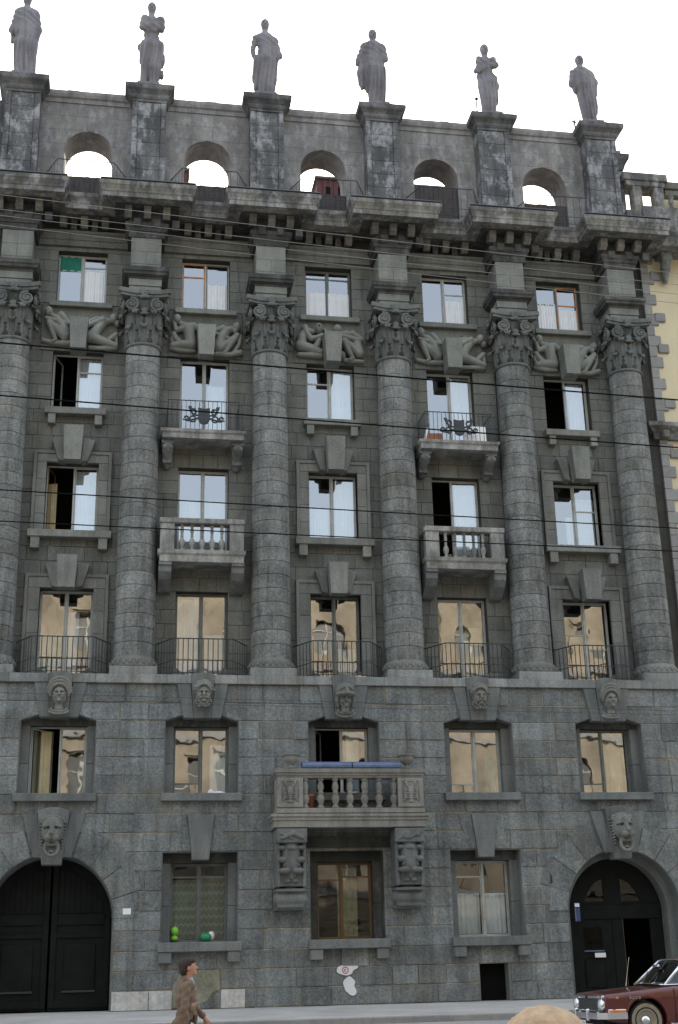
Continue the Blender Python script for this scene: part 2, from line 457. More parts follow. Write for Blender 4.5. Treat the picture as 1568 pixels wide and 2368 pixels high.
# ---------------------------------------------------------------- small sculpting kit: distance fields -> surface nets
class SDF:
    def __init__(s, lo, hi, h):
        s.lo = np.array(lo, float); s.h = h
        s.n = np.ceil((np.array(hi) - s.lo) / h).astype(int) + 1
        ax = [s.lo[i] + h * np.arange(s.n[i]) for i in range(3)]
        s.X, s.Y, s.Z = [a.astype(np.float32) for a in np.meshgrid(*ax, indexing='ij')]
        s.D = np.full(s.X.shape, 10., np.float32)
    def _un(s, d, k):
        if k <= 0: s.D = np.minimum(s.D, d)
        else:
            h_ = np.clip(.5 + .5 * (s.D - d) / k, 0, 1); s.D = s.D * (1 - h_) + d * h_ - k * h_ * (1 - h_)
    def _sub(s, d, k):
        if k <= 0: s.D = np.maximum(s.D, -d)
        else:
            h_ = np.clip(.5 - .5 * (s.D + d) / k, 0, 1); s.D = s.D * (1 - h_) - d * h_ + k * h_ * (1 - h_)
    def cap(s, a, b, ra, rb=None, k=.02, sub=False, flat=None):
        rb = ra if rb is None else rb
        a = np.array(a, float); b = np.array(b, float); ab = b - a; L2 = max(1e-9, float(ab @ ab))
        px, py, pz = s.X - a[0], s.Y - a[1], s.Z - a[2]
        t = np.clip((px * ab[0] + py * ab[1] + pz * ab[2]) / L2, 0, 1)
        dx, dy, dz = px - t * ab[0], py - t * ab[1], pz - t * ab[2]
        if flat: dy = dy / flat
        d = np.sqrt(dx * dx + dy * dy + dz * dz) - (ra + (rb - ra) * t)
        (s._sub if sub else s._un)(d.astype(np.float32), k); return s
    def chain(s, pts, rs, k=.02, flat=None):
        for i in range(len(pts) - 1): s.cap(pts[i], pts[i + 1], rs[i], rs[i + 1], k, flat=flat)
        return s
    def ell(s, c, r, k=.02, sub=False, rot=None):
        px, py, pz = s.X - c[0], s.Y - c[1], s.Z - c[2]
        if rot:   # rotation in the XZ plane
            ca, sa = math.cos(rot), math.sin(rot); px, pz = px * ca + pz * sa, -px * sa + pz * ca
        q = np.sqrt((px / r[0]) ** 2 + (py / r[1]) ** 2 + (pz / r[2]) ** 2)
        g_ = np.sqrt((px / r[0] ** 2) ** 2 + (py / r[1] ** 2) ** 2 + (pz / r[2] ** 2) ** 2)
        d = q * (q - 1) / np.maximum(g_, 1e-6)
        (s._sub if sub else s._un)(d.astype(np.float32), k); return s
    def box(s, c, hsz, r=.01, k=.01, sub=False):
        qx = np.abs(s.X - c[0]) - hsz[0] + r; qy = np.abs(s.Y - c[1]) - hsz[1] + r; qz = np.abs(s.Z - c[2]) - hsz[2] + r
        d = np.sqrt(np.maximum(qx, 0) ** 2 + np.maximum(qy, 0) ** 2 + np.maximum(qz, 0) ** 2) + np.minimum(np.maximum(qx, np.maximum(qy, qz)), 0) - r
        (s._sub if sub else s._un)(d.astype(np.float32), k); return s
    def torus(s, c, R, r, k=.01, ax='Y'):
        if ax == 'Y': a, b, c_ = s.X - c[0], s.Z - c[2], s.Y - c[1]
        else: a, b, c_ = s.X - c[0], s.Y - c[1], s.Z - c[2]
        d = np.sqrt((np.sqrt(a * a + b * b) - R) ** 2 + c_ ** 2) - r
        s._un(d.astype(np.float32), k); return s
    def bump(s, amp, fn): s.D = s.D + (amp * fn(s.X, s.Y, s.Z)).astype(np.float32); return s
    def net(s):
        D = s.D; n = D.shape
        ins = D < 0
        c = np.zeros(tuple(k - 1 for k in n), np.int8)
        offs = [(i, j, k) for i in (0, 1) for j in (0, 1) for k in (0, 1)]
        sl = lambda o: tuple(slice(o[a], n[a] - 1 + o[a]) for a in range(3))
        for o in offs: c += ins[sl(o)]
        act = (c > 0) & (c < 8)
        I = np.argwhere(act); 
        if len(I) == 0: return [], []
        acc = np.zeros((len(I), 3)); cnt = np.zeros(len(I))
        for a in range(3):
            for o in offs:
                if o[a]: continue
                o2 = list(o); o2[a] = 1
                d0 = D[I[:, 0] + o[0], I[:, 1] + o[1], I[:, 2] + o[2]]; d1 = D[I[:, 0] + o2[0], I[:, 1] + o2[1], I[:, 2] + o2[2]]
                cr = (d0 < 0) != (d1 < 0)
                t = np.where(cr, d0 / np.where(cr, d0 - d1, 1), 0)
                p = np.tile(np.array(o, float), (len(I), 1)); p[:, a] = t
                acc[cr] += p[cr]; cnt[cr] += 1
        V = (I + acc / cnt[:, None]) * s.h + s.lo
        idx = -np.ones(c.shape, int); idx[tuple(I.T)] = np.arange(len(I))
        F = []
        for a in range(3):
            b, e = (a + 1) % 3, (a + 2) % 3
            s0 = [slice(None)] * 3; s1 = [slice(None)] * 3
            s0[a] = slice(0, n[a] - 1); s1[a] = slice(1, n[a])
            cr = ins[tuple(s0)] != ins[tuple(s1)]
            E = np.argwhere(cr)
            ok = (E[:, b] > 0) & (E[:, e] > 0) & (E[:, b] < n[b] - 1) & (E[:, e] < n[e] - 1)
            E = E[ok]
            def at(db, de):
                q = E.copy(); q[:, b] += db; q[:, e] += de; return idx[tuple(q.T)]
            quad = np.stack([at(-1, -1), at(0, -1), at(0, 0), at(-1, 0)], 1)
            flip = ~ins[tuple(E.T)]
            quad[flip] = quad[flip][:, ::-1]
            F.append(quad[(quad >= 0).all(1)])
        return V, np.concatenate(F)
    def mesh(s, name, mat, mirror=False):
        V, F = s.net()
        if mirror: V = V * np.array([-1, 1, 1]); F = F[:, ::-1]
        me = bpy.data.meshes.new(name); me.from_pydata(V.tolist(), [], F.tolist())
        me.materials.append(M[mat] if isinstance(mat, str) else mat); me.update(); me.shade_smooth()
        return me
def join_meshes(name, meshes, mat):
    mb = MB()
    for me in meshes: mb.add([tuple(v.co) for v in me.vertices], [tuple(p.vertices) for p in me.polygons])
    m2 = bpy.data.meshes.new(name); m2.from_pydata(mb.v, [], mb.f); m2.materials.append(M[mat] if isinstance(mat, str) else mat)
    m2.update(); m2.shade_smooth(); return m2
# ================================================================ GROUND
def grid_sheet(name, mat, xs, ys, zf):
    mb = MB(); n = len(xs)
    vs = [(x, y, zf(x, y)) for y in ys for x in xs]
    fs = [(j * n + i, j * n + i + 1, (j + 1) * n + i + 1, (j + 1) * n + i) for j in range(len(ys) - 1) for i in range(n - 1)]
    mb.add(vs, fs); return tag(mb.build(name, mat), kind='structure')
KY = -6.6
def zroad(x, y):
    t = max(0., KY - y)
    if t < 12.5: return -.235 - .29 * (t / 12.5)
    return -.525
grid_sheet('ground', 'road', [-900, -60, 0, 60, 900], [-900, -52, -40.6], lambda x, y: -.56)
grid_sheet('ground', 'road', [-900, -60, 0, 60, 900], [60, 300, 900], lambda x, y: -.3)
grid_sheet('road', 'road', [-400, -60, -20, 0, 20, 60, 400], [-36.0] + [KY - 12.5 + i * 1.25 for i in range(11)], zroad)
grid_sheet('pavement', 'pave', [-400, -60, -20, 0, 20, 60, 400], [KY + .02, -3, 1.2, 62], lambda x, y: -.10 if y < -5 else (-.03 if y < 0 else (0.0 if y < 10 else -.2)))
grid_sheet('pavement', 'pave', [-400, -60, 0, 60, 400], [-46, -35.9], lambda x, y: -.42 if y > -38 else -.41)
k_0 = k_ = bx('kerb', 'quoin', None, -60, 60, KY - .16, KY + .03, -.4, -.100, b=.02); tag(k_, kind='structure')
k_ = bx('kerb', 'quoin', None, -60, 60, -36.05, -35.88, -.7, -.418, b=.02); tag(k_, kind='structure')

for k in range(34): bx('kerb_stone', 'quoin', k_0, -13 + k * .95 + .006, -13 + (k + 1) * .95 - .006, KY - .165, KY + .04, -.39, -.094, b=.02)
# ================================================================ THE BUILDING
B = empty('apartment_building')
tag(B, 'grey granite apartment building with giant columns, carved reliefs and a ruined looking arched attic', 'building')
BC = [-8.4, -4.235, 0.02, 4.2, 8.4]              # bay centres
PC = [-10.5, -6.3, -2.1, 2.13, 6.32, 10.42]      # column centres
LC = [0, .5, 1.01, 1.53, 2.08, 2.6, 3.15, 3.69, 4.22, 4.76, 5.29, 5.84, 6.38, 6.91, 7.44, 7.99, 8.52, 9.09]
XL, XR = -11.7, 11.6
AR, AZ = 1.77, 2.42
rl = random.Random(11)
def low_excl(z):
    e = []
    for i, c in enumerate(BC):
        if 5.84 <= z <= 7.99: e.append((c - 1.08, c + 1.08))
        elif 7.99 < z < 8.15:
            t = (z - 7.99) / .15; h = 1.08 - .48 * t; e.append((c - h, c + h))
    for c in (BC[1], BC[2], BC[3]):
        if 1.53 <= z <= 4.22: e.append((c - 1.08, c + 1.08))
    for c in (BC[0], BC[4]):
        if z < AZ: e.append((c - AR, c + AR))
        elif z < AZ + AR: h = math.sqrt(AR * AR - (z - AZ) ** 2); e.append((c - h, c + h))
    if z < 1.01: e.append((3.8, 4.76))
    return e
lowall = []
for k in range(len(LC) - 1):
    cur = k in (5, 6, 7, 15) or k == 4
    lowall += courses(XL, XR, LC[k:k + 2], low_excl, .75, 1.45, rl, g=.010, ns=8 if cur else 2)
holes = []
for c in BC: holes.append([(c - 1.08, 5.84), (c + 1.08, 5.84), (c + 1.08, 7.99), (c + .6, 8.14), (c - .6, 8.14), (c - 1.08, 7.99)])
for c in BC[1:4]: holes.append(rect(c - 1.08, c + 1.08, 1.53, 4.22))
outer = [(XL, 0), (BC[0] - AR, 0)] + [(BC[0] - AR * math.cos(math.pi * i / 20), AZ + AR * math.sin(math.pi * i / 20)) for i in range(21)] + [(BC[0] + AR, 0)]
outer += [(3.8, 0), (3.8, 1.01), (4.76, 1.01), (4.76, 0)]
outer += [(BC[4] - AR, 0)] + [(BC[4] - AR * math.cos(math.pi * i / 20), AZ + AR * math.sin(math.pi * i / 20)) for i in range(21)] + [(BC[4] + AR, 0)]
outer += [(XR, 0), (XR, 9.3), (XL, 9.3)]
LW = wall_with_holes(outer, holes, .014, .55).build('lower_wall', 'mortar', B)
def area(b):
    L, Rr = b; return sum(r[0] - l[0] for l, r in zip(L, Rr)) / len(L) * (L[-1][1] - L[0][1])
def place(blocks, name, mat, parent, yf, yb, bev, jit, limit, vis=lambda b: 1, rnd=R_):
    bl = sorted(blocks, key=lambda b: -area(b) * vis(b))
    for b in bl[:limit]:
        MB().block(b[0], b[1], yf - rnd.uniform(0, jit), yb, bev).build(name, mat, parent)
    if bl[limit:]:
        mb = MB()
        for b in bl[limit:]: mb.block(b[0], b[1], yf - rnd.uniform(0, jit), yb, bev)
        tag(mb.build(name + 's', mat, parent), kind='stuff')
def in_view(b):
    x = (b[0][0][0] + b[1][0][0]) / 2
    return 1 if -11.0 < x < 11.0 else .01
place(lowall, 'stone_block', 'low', LW, -.002, .2, .016, .034, 298, in_view)

# ---- keystones, voussoirs and carved masks of the lower storeys
def wedge(xc, zb, zt, b0, b1, t0, t1, yf, bev=.02, archtop=0):
    poly = [(xc + b0, zb), (xc + b1, zb), (xc + t1, zt)]
    if archtop: poly += [(xc + t1 + (t0 - t1) * i / 5, zt + archtop * math.sin(math.pi * i / 5)) for i in range(1, 5)]
    poly += [(xc + t0, zt)]
    return MB().prism(poly, yf, .2, bev)
def face_base(s, cz, hw=.2, hh=.30, y=-.1, fl=.2):
    s.ell((0, y, cz), (hw, fl, hh), .02)
def add_face(s, cz, w=1.0, y=-.26):
    """brow, nose, eyes, lips, chin on a relief face of half-height about .27"""
    s.cap((0, y - .04, cz + .10), (0, y - .095, cz - .035), .022 * w, .036 * w, .02)           # nose
    s.cap((-.03, y - .05, cz - .045), (.03, y - .05, cz - .045), .022, .022, .015)
    for sg in (-1, 1):
        s.ell((sg * .075 * w, y - .018, cz + .055), (.05 * w, .055, .032), .015, sub=True)      # eye socket
        s.ell((sg * .075 * w, y + .012, cz + .05), (.034 * w, .032, .018), .006)               # eyeball
        s.cap((sg * .03, y - .035, cz + .10), (sg * .125 * w, y - .0, cz + .095), .018, .014, .02)   # brow
        s.ell((sg * .10 * w, y - .0, cz - .05), (.055, .05, .07), .03)                           # cheek
    s.cap((-.045 * w, y - .035, cz - .105), (.045 * w, y - .035, cz - .105), .016, .016, .01)
    s.cap((-.04 * w, y - .033, cz - .135), (.04 * w, y - .033, cz - .135), .018, .018, .01)
    s.cap((-.05, y - .0, cz - .12), (.05, y - .0, cz - .12), .006, .006, .0)
    s.ell((0, y - .025, cz - .195), (.06, .05, .045), .025)
def mask_mesh(kind):
    s = SDF((-.42, -.62, -.62), (.42, .06, .62), .0135)
    if kind == 'woman':
        s.ell((0, -.13, -.02), (.20, .20, .29), .02)
        add_face(s, -.02, 1.0, -.27)
        for r, z, rr in ((.27, .02, .05), (.31, .08, .045), (.345, .13, .05)):                  # banded headdress
            pts = [(r * .92 * math.cos(a), -.16 - .10 * math.sin(a) * 1, z + r * .98 * math.sin(a)) for a in np.linspace(-.15, math.pi + .15, 13)]
            s.chain(pts, [rr] * 13, .012)
        s.ell((0, -.08, .22), (.31, .13, .24), .02)
        s.cap((0, -.1, -.3), (0, -.08, -.40), .10, .13, .03)                                    # neck
        for z, rx in ((-.40, .23), (-.47, .27)):
            pts = [(rx * math.cos(a), -.10 - .06 * math.sin(-a), z + .10 * math.sin(a)) for a in np.linspace(math.pi, 2 * math.pi, 9)]
            s.chain(pts, [.035] * 9, .01)
    if kind == 'beard':
        s.ell((0, -.14, .0), (.215, .20, .27), .02)
        add_face(s, .02, 1.08, -.29)
        s.ell((0, -.13, .22), (.30, .20, .26), .02)
        s.ell((0, -.33, .10), (.20, .16, .20), .02, sub=True)
        s.ell((0, -.14, .09), (.20, .17, .22), .02)
        add_face(s, .02, 1.08, -.29)
        rr = random.Random(3)
        for i in range(70):                                                                      # curls of the cap
            a = rr.uniform(0, math.pi); q = rr.uniform(.24, .33)
            x, z = q * math.cos(a) * .95, .14 + q * math.sin(a)
            s.ell((x, -.13 - .17 * max(0, 1 - (q / .36) ** 2) ** .5, z), (.035, .04, .03), .004)
        for sg in (-1, 1):                                                                       # moustache
            s.chain([(0, -.36, -.065), (sg * .07, -.35, -.09), (sg * .14, -.30, -.13)], [.025, .03, .018], .012)
        for row, (z, wd, n) in enumerate(((-.13, .20, 5), (-.20, .21, 6), (-.27, .17, 5), (-.33, .12, 4))):
            for i in range(n):
                x = -wd + 2 * wd * i / (n - 1)
                if row == 0 and abs(x) < .08: continue
                s.ell((x, -.26 + .25 * (x / .3) ** 2, z + .02 * (i % 2)), (.05, .07, .042), .008)
        s.cap((-.05, -.31, -.125), (.05, -.31, -.125), .03, .03, .015)
    if kind == 'helmet':
        s.ell((0, -.12, -.10), (.19, .19, .25), .02)
        add_face(s, -.10, .95, -.255)
        s.ell((0, -.15, .20), (.30, .24, .25), .02)
        s.ell((0, -.24, .06), (.30, .22, .10), .03)                                              # pushed-up helmet brim
        s.cap((0, -.36, .30), (0, -.47, .06), .03, .045, .02)                                    # nose guard
        for sg in (-1, 1):
            s.ell((sg * .10, -.44, .17), (.055, .07, .028), .008, sub=True, rot=sg * .35)
            s.cap((sg * .07, -.40, .26), (sg * .22, -.36, .15), .014, .014, .012)
            s.chain([(sg * .22, -.16, .05), (sg * .25, -.15, -.12), (sg * .22, -.14, -.28)], [.07, .055, .04], .02)
        s.cap((0, -.12, -.32), (0, -.1, -.40), .11, .13, .03)
        for z, rx in ((-.38, .22), (-.47, .27)):
            pts = [(rx * math.cos(a), -.12, z + .12 * math.sin(a)) for a in np.linspace(math.pi, 2 * math.pi, 9)]
            s.chain(pts, [.04] * 9, .01)
    if kind == 'lion':
        s.ell((0, -.12, .10), (.27, .22, .32), .02)
        s.ell((0, -.30, -.02), (.15, .16, .13), .03)                                             # muzzle
        for sg in (-1, 1):
            s.ell((sg * .085, -.40, -.09), (.10, .10, .085), .015)
            s.ell((sg * .13, -.33, .15), (.085, .10, .04), .015, sub=True, rot=-sg * .25)
            s.ell((sg * .13, -.26, .14), (.045, .045, .03), .006)
            s.cap((sg * .05, -.35, .21), (sg * .22, -.28, .17), .035, .03, .02)
            s.ell((sg * .24, -.10, .36), (.055, .07, .06), .01)
            for i in range(9):                                                                   # ruff of mane locks
                z = .30 - .075 * i
                s.cap((sg * .24, -.12, z), (sg * (.335 - .012 * i), -.05, z - .015), .03, .018, .006)
        s.chain([(0, -.33, .28), (0, -.38, .10), (0, -.46, -.0)], [.07, .055, .06], .03)
        s.ell((0, -.50, -.0), (.07, .04, .035), .01)
        s.cap((0, -.5, -.03), (0, -.48, -.12), .012, .012, 0, sub=True)
        for r, z in ((.30, .22), (.25, .19)):                                                    # brow band
            pts = [(r * math.cos(a), -.13, z + .22 * math.sin(a)) for a in np.linspace(.35, math.pi - .35, 10)]
            s.chain(pts, [.032] * 10, .006)
        s.ell((0, -.18, -.22), (.13, .13, .09), .02)
        s.ell((0, -.34, -.20), (.09, .10, .045), .015, sub=True)
        s.torus((0, -.30, -.32), .17, .042, .0)                                                  # ring in the mouth
        s.cap((-.10, -.30, -.24), (.10, -.30, -.24), .035, .035, .01)
        s.ell((0, -.24, -.40), (.10, .08, .045), .015)
    return s.mesh('mask_' + kind, 'trim')
mask = {k: mask_mesh(k) for k in ('woman', 'beard', 'helmet', 'lion')}
for i, c in enumerate(BC):
    kk = ['woman', 'beard', 'helmet', 'beard', 'woman'][i]
    ko = wedge(c, 8.03, 9.335, -.245, .245, -.36, .36, -.20, archtop=.07).build('keystone', 'carve', B)
    o = link('carved_head', mask[kk], ko, (c, -.18, 8.66))
    o['label'] = {'woman': 'woman head in a banded headdress', 'beard': 'bearded head with a curly cap', 'helmet': 'head under a pushed-up helmet'}[kk]
    o.rotation_euler = (0, 0, R_.uniform(-.04, .04)); o.scale = (1.0, 1.35, 1.0)
    for sg in (-1, 1):
        wedge(c, 8.05, 9.09, sg * .25, sg * .55, sg * .365, sg * .76, -.10).build('keystone_wing', 'low_smooth', ko)
for c in (BC[0], BC[4]):
    ko = wedge(c, 3.88, 5.36, -.27, .27, -.45, .45, -.26, archtop=.10).build('keystone', 'carve', B)
    o = link('lion_head', mask['lion'], ko, (c, -.22, 4.68)); o.scale = (1.12, 1.4, 1.18)
    for sg in (-1, 1):
        wedge(c, 4.08, 5.30, sg * .275, sg * .52, sg * .46, sg * .88, -.13).build('keystone_wing', 'low_smooth', ko)
    # ring of voussoirs round the gate arch, slightly proud
    vp = tag(MB().prism([(c - 1.9, 4.7), (c + 1.9, 4.7), (c + 1.9, 4.75), (c - 1.9, 4.75)], .1, .15).build('gate_arch', 'mortar', B))
    angs = [-.0, 17, 36, 53, 72]
    for sg in (-1, 1):
        for a0, a1 in zip(angs[:-1], angs[1:]):
            r1 = R_.uniform(2.45, 2.8) if a0 > 10 else 2.35
            def pt(a, r): a = math.radians(a); return (c + sg * r * math.cos(a), AZ + r * math.sin(a))
            poly = [pt(a0 + .35, AR + .0), ] + [pt(a0 + .35 + (a1 - a0 - .7) * q / 4, AR) for q in range(1, 5)] + [pt(a0 + .35 + (a1 - a0 - .7) * (4 - q) / 4, r1) for q in range(0, 5)]
            if sg < 0: poly = poly[::-1]
            MB().prism(poly, -.03 - R_.uniform(0, .01), .2, .012).build('voussoir', 'low', vp)
for c in (BC[1], BC[3]):
    ko = wedge(c, 3.98, 5.24, -.24, .24, -.385, .385, -.13).build('keystone', 'low_smooth', B)
    for sg in (-1, 1):
        wedge(c, 4.23, 5.24, sg * .265, sg * .5, sg * .39, sg * .78, -.035).build('keystone_wing', 'low', ko)

# ---- ledge between lower storeys and the order
ld = MB().prof_x([(-.12, 9.11), (-.10, 9.09), (.05, 9.09), (1.2, 9.09), (1.2, 9.335), (-.10, 9.335), (-.12, 9.315)], XL, XR).build('ledge', 'trim', B)
for a, b_ in zip([XL, -9.9, -7.4, -5.3, -3.2, -1.2, 1.3, 3.1, 5.2, 7.3, 9.6], [-9.9, -7.4, -5.3, -3.2, -1.2, 1.3, 3.1, 5.2, 7.3, 9.6, XR]):
    MB().bbox(a + .004, b_ - .004, -.135, 0, 9.08, 9.345, b=.012).build('ledge_stone', 'ledge', ld)

# ================================================================ windows
def curtain_mesh(w_, h_, folds=9, amp=.025, seed=0, sag=0):
    r = random.Random(seed); n = 28; mb = MB()
    ph = r.uniform(0, 6); vs = []
    for j in range(5):
        for i in range(n + 1):
            t = i / n; vs.append((t * w_, amp * math.sin(t * folds * 2 * math.pi + ph) * (1 - .25 * j / 4) + amp * .5 * math.sin(t * 17 + ph), j / 4 * h_))
    fs = [(j * (n + 1) + i, j * (n + 1) + i + 1, (j + 1) * (n + 1) + i + 1, (j + 1) * (n + 1) + i) for j in range(4) for i in range(n)]
    mb.add(vs, fs); return mb
def rot_about(mb, px, py, ang, start=0):
    ca, sa = math.cos(ang), math.sin(ang)
    for i in range(start, len(mb.v)):
        x, y, z = mb.v[i]; dx, dy = x - px, y - py; mb.v[i] = (px + dx * ca - dy * sa, py + dx * sa + dy * ca, z)
def window(c, z0, z1, hw, Y, mat='frame', mul=0.0, tr=(None, None), opn=(0, 0), msash=(None, None), fw=.038, glass='glass'):
    """outer frame + two sashes (each with pane and optional transom height fraction)"""
    f = MB()
    f.bbox(c - hw, c - hw + fw, Y, Y + .09, z0, z1, b=.006); f.bbox(c + hw - fw, c + hw, Y, Y + .09, z0, z1, b=.006)
    f.bbox(c - hw + fw, c + hw - fw, Y, Y + .09, z1 - fw, z1, b=.006); f.bbox(c - hw + fw, c + hw - fw, Y, Y + .09, z0, z0 + fw, b=.006)
    mx = c + mul
    f.bbox(mx - .026, mx + .026, Y - .012, Y + .085, z0 + fw, z1 - fw, b=.006)
    wo = f.build('window', mat, B)
    for k in (0, 1):
        xa, xb = (c - hw + fw + .004, mx - .030) if k == 0 else (mx + .030, c + hw - fw - .004)
        za, zb = z0 + fw + .004, z1 - fw - .004; s = MB(); g = MB(); t = .032
        yy = Y + .018
        s.box(xa, xa + t, yy, yy + .045, za, zb); s.box(xb - t, xb, yy, yy + .045, za, zb)
        s.box(xa + t, xb - t, yy, yy + .045, za, za + t); s.box(xa + t, xb - t, yy, yy + .045, zb - t, zb)
        cuts = [za + t]
        if tr[k]: 
            zt = za + (zb - za) * tr[k]; s.box(xa + t, xb - t, yy, yy + .045, zt - .022, zt + .022); cuts += [zt - .022, zt + .022]
        cuts.append(zb - t)
        ang = opn[k] * (-1 if k == 0 else 1)
        hx = xa if k == 0 else xb
        rnd = R_
        for q in range(0, len(cuts), 2):
            g = MB(); x0_, x1_ = xa + t, xb - t
            t1, t2 = rnd.uniform(-.006, .006), rnd.uniform(-.004, .004)
            y_ = yy + .022
            g.add([(x0_, y_ - t1, cuts[q]), (x1_, y_ + t1, cuts[q]), (x1_, y_ + t1 + t2, cuts[q + 1]), (x0_, y_ - t1 + t2, cuts[q + 1])], [(0, 1, 2, 3)])
            if ang: rot_about(g, hx, yy + .02, -ang if k == 0 else -ang)
            g.build('pane', glass, wo)
        if ang: rot_about(s, hx, yy + .02, -ang if k == 0 else -ang)
        s.build('sash', msash[k] or mat, wo)
    return wo
ROWN = {'A': 'top-row', 'B': 'second-row', 'C': 'third-row', 'D': 'fourth-row', 'E': 'fifth-row', 'F': 'ground-floor'}
BAYN = ['leftmost bay', 'second bay', 'middle bay', 'fourth bay', 'rightmost bay']
def curtain(row, bay, x0, x1, z0, z1, Y, mat='curtain', what='white net curtain', side='', folds=7, amp=.02):
    o = curtain_mesh(x1 - x0, z1 - z0, folds, amp, seed=int(abs(x0 * 97 + z0 * 31))).build('curtain', mat, None, True)
    o.location = (x0, Y, z0)
    tag(o, '%s %sin the %s window, %s' % (what, side, ROWN[row], BAYN[bay]), 'curtain')
Z = {'A': (22.14, 24.15), 'B': (18.27, 20.38), 'C': (14.08, 16.42), 'D': (9.36, 12.25)}
HW = .815
YG = 1.33
ub = {}
for i, c in enumerate(BC):
    for r in 'ABCD':
        z0, z1 = Z[r]
        if i in (1, 3) and r == 'B': z0 = 17.36
        if i in (1, 3) and r == 'C': z0 = 13.2
        ub[r, i] = (z0, z1)
u_hole = lambda i, r: rect(BC[i] - HW, BC[i] + HW, *ub[r, i])
UW = wall_with_holes([(XL, 9.335), (XR, 9.335), (XR, 25.27), (XL, 25.27)], [u_hole(i, r) for i in range(5) for r in 'ABCD'], 1.062, 1.5).build('upper_wall', 'mortar_dark', B)
UZ = [9.335, 9.80, 10.27, 10.73, 11.19, 11.65, 12.25, 12.70, 13.15, 13.62, 14.08, 14.56, 15.03, 15.50, 15.96, 16.42, 16.88, 17.36, 17.82, 18.27, 18.72, 19.15, 19.57, 19.98, 20.38, 20.80, 21.22, 21.64, 22.14, 22.55, 22.95, 23.36, 23.76, 24.15, 24.55]
ru = random.Random(5)
upb = []
for i, c in enumerate(BC):
    surr = i in (0, 2, 4)
    def ex(z, i=i, c=c):
        for r in 'ABCD':
            z0, z1 = ub[r, i]
            if z0 - .001 <= z <= z1 + .001: return [(c - HW, c + HW)]
        return []
    for k in range(len(UZ) - 1):
        if 20.5 < UZ[k] < 22.0: xs = [(c - 1.62, c - 1.24), (c + 1.24, c + 1.62)]
        else: xs = [(c - 1.62, c + 1.62)]
        for a, b_ in xs:
            upb += courses(a, b_, UZ[k:k + 2], ex, .42, .8, ru, g=.005)
def uvis(b):
    x0, x1 = b[0][0][0], b[1][0][0]; z = b[0][0][1]; x = (x0 + x1) / 2
    if not -10.4 < x < 10.2: return .02
    i = min(range(5), key=lambda k: abs(BC[k] - x)); d = abs(x - BC[i])
    if i in (0, 2, 4) and (9 < z < 12.7 or 14 < z < 16.8) and d < 1.2: return .05
    return 1
place(upb, 'ashlar_block', 'up', UW, 1.04, 1.2, .008, .012, 298, uvis, ru)

# relief panels between the two top rows
for i, c in enumerate(BC):
    bx('relief_panel', 'up', B, c - 1.24, c + 1.24, .99, 1.1, 20.39, 22.1, b=.01)
    k = wedge(c, 20.14, 21.25, -.24, .24, -.30, .30, .80, .015); k.build('keystone', 'trim', B)
    bx('window_sill', 'trim', B, c - 1.04, c + 1.04, .80, 1.25, 21.95, 22.135, b=.015)

# sills and their brackets
def sill(c, hw, z0, z1, yf, yb, br=None, mat='trim'):
    s_ = bx('window_sill', mat, B, c - hw, c + hw, yf, yb, z0, z1, b=.015)
    if br:
        for sg in (-1, 1):
            xa, xb = sorted((c + sg * br[0], c + sg * br[1]))
            bx('sill_bracket', mat, s_, xa, xb, yf + .04, yb, br[2], z0 - .004, b=.015)
for i in (0, 2, 4):
    c = BC[i]
    sill(c, .97, 18.04, 18.265, .74, 1.25, (.62, .86, 17.70))
    sill(c, 1.29, 13.84, 14.075, .70, 1.25, (.9, 1.18, 13.47))
for i in range(5): sill(BC[i], 1.17, 5.63, 5.855, -.24, .8, None, 'low_smooth')
for i in (1, 2, 3): sill(BC[i], 1.17, 1.50, 1.755, -.30, .8, (.78, 1.13, 1.21), 'low_smooth')

# stepped surrounds with heavy keystones on bays 1, 3, 5
for i in (0, 2, 4):
    c = BC[i]
    for (zb, zin, zt, ho) in ((14.08, 16.42, 16.80, 1.22), (9.36, 12.25, 12.70, 1.27)):
        su = MB()
        for sg in (-1, 1):
            xa, xb = sorted((c + sg * (ho - .10), c + sg * ho)); su.box(xa, xb, .90, 1.08, zb, zt)
        su.box(c - ho + .1, c + ho - .1, .90, 1.08, zt - .10, zt)
        so_ = su.build('window_surround', 'trim', B)
        n = int((zin - zb) / .75) + 1
        for sg in (-1, 1):
            for q in range(n):
                a = zb + (zin - zb) * q / n; b_ = zb + (zin - zb) * (q + 1) / n
                xa, xb = sorted((c + sg * (HW + .0), c + sg * (ho - .105)))
                bx('surround_stone', 'trim', so_, xa, xb, .935, 1.3, a + .004, b_ - .004, b=.008)
            xa, xb = sorted((c + sg * .30, c + sg * (ho - .105)))
            bx('surround_stone', 'trim', so_, xa, xb, .935, 1.3, zin + .004, zt - .105, b=.008)
        wedge(c, zin - .17, zin + (1.0 if zb > 13 else .86), -.255, .255, -.31, .31, .60, .03).build('keystone', 'trim', so_)
        for sg in (-1, 1):
            MB().prism([(c + sg * .26, zin - .05), (c + sg * .46, zin - .0), (c + sg * .68, zin + .72), (c + sg * .315, zin + .76)], .72, 1.1, .025).build('keystone_wing', 'trim', so_)

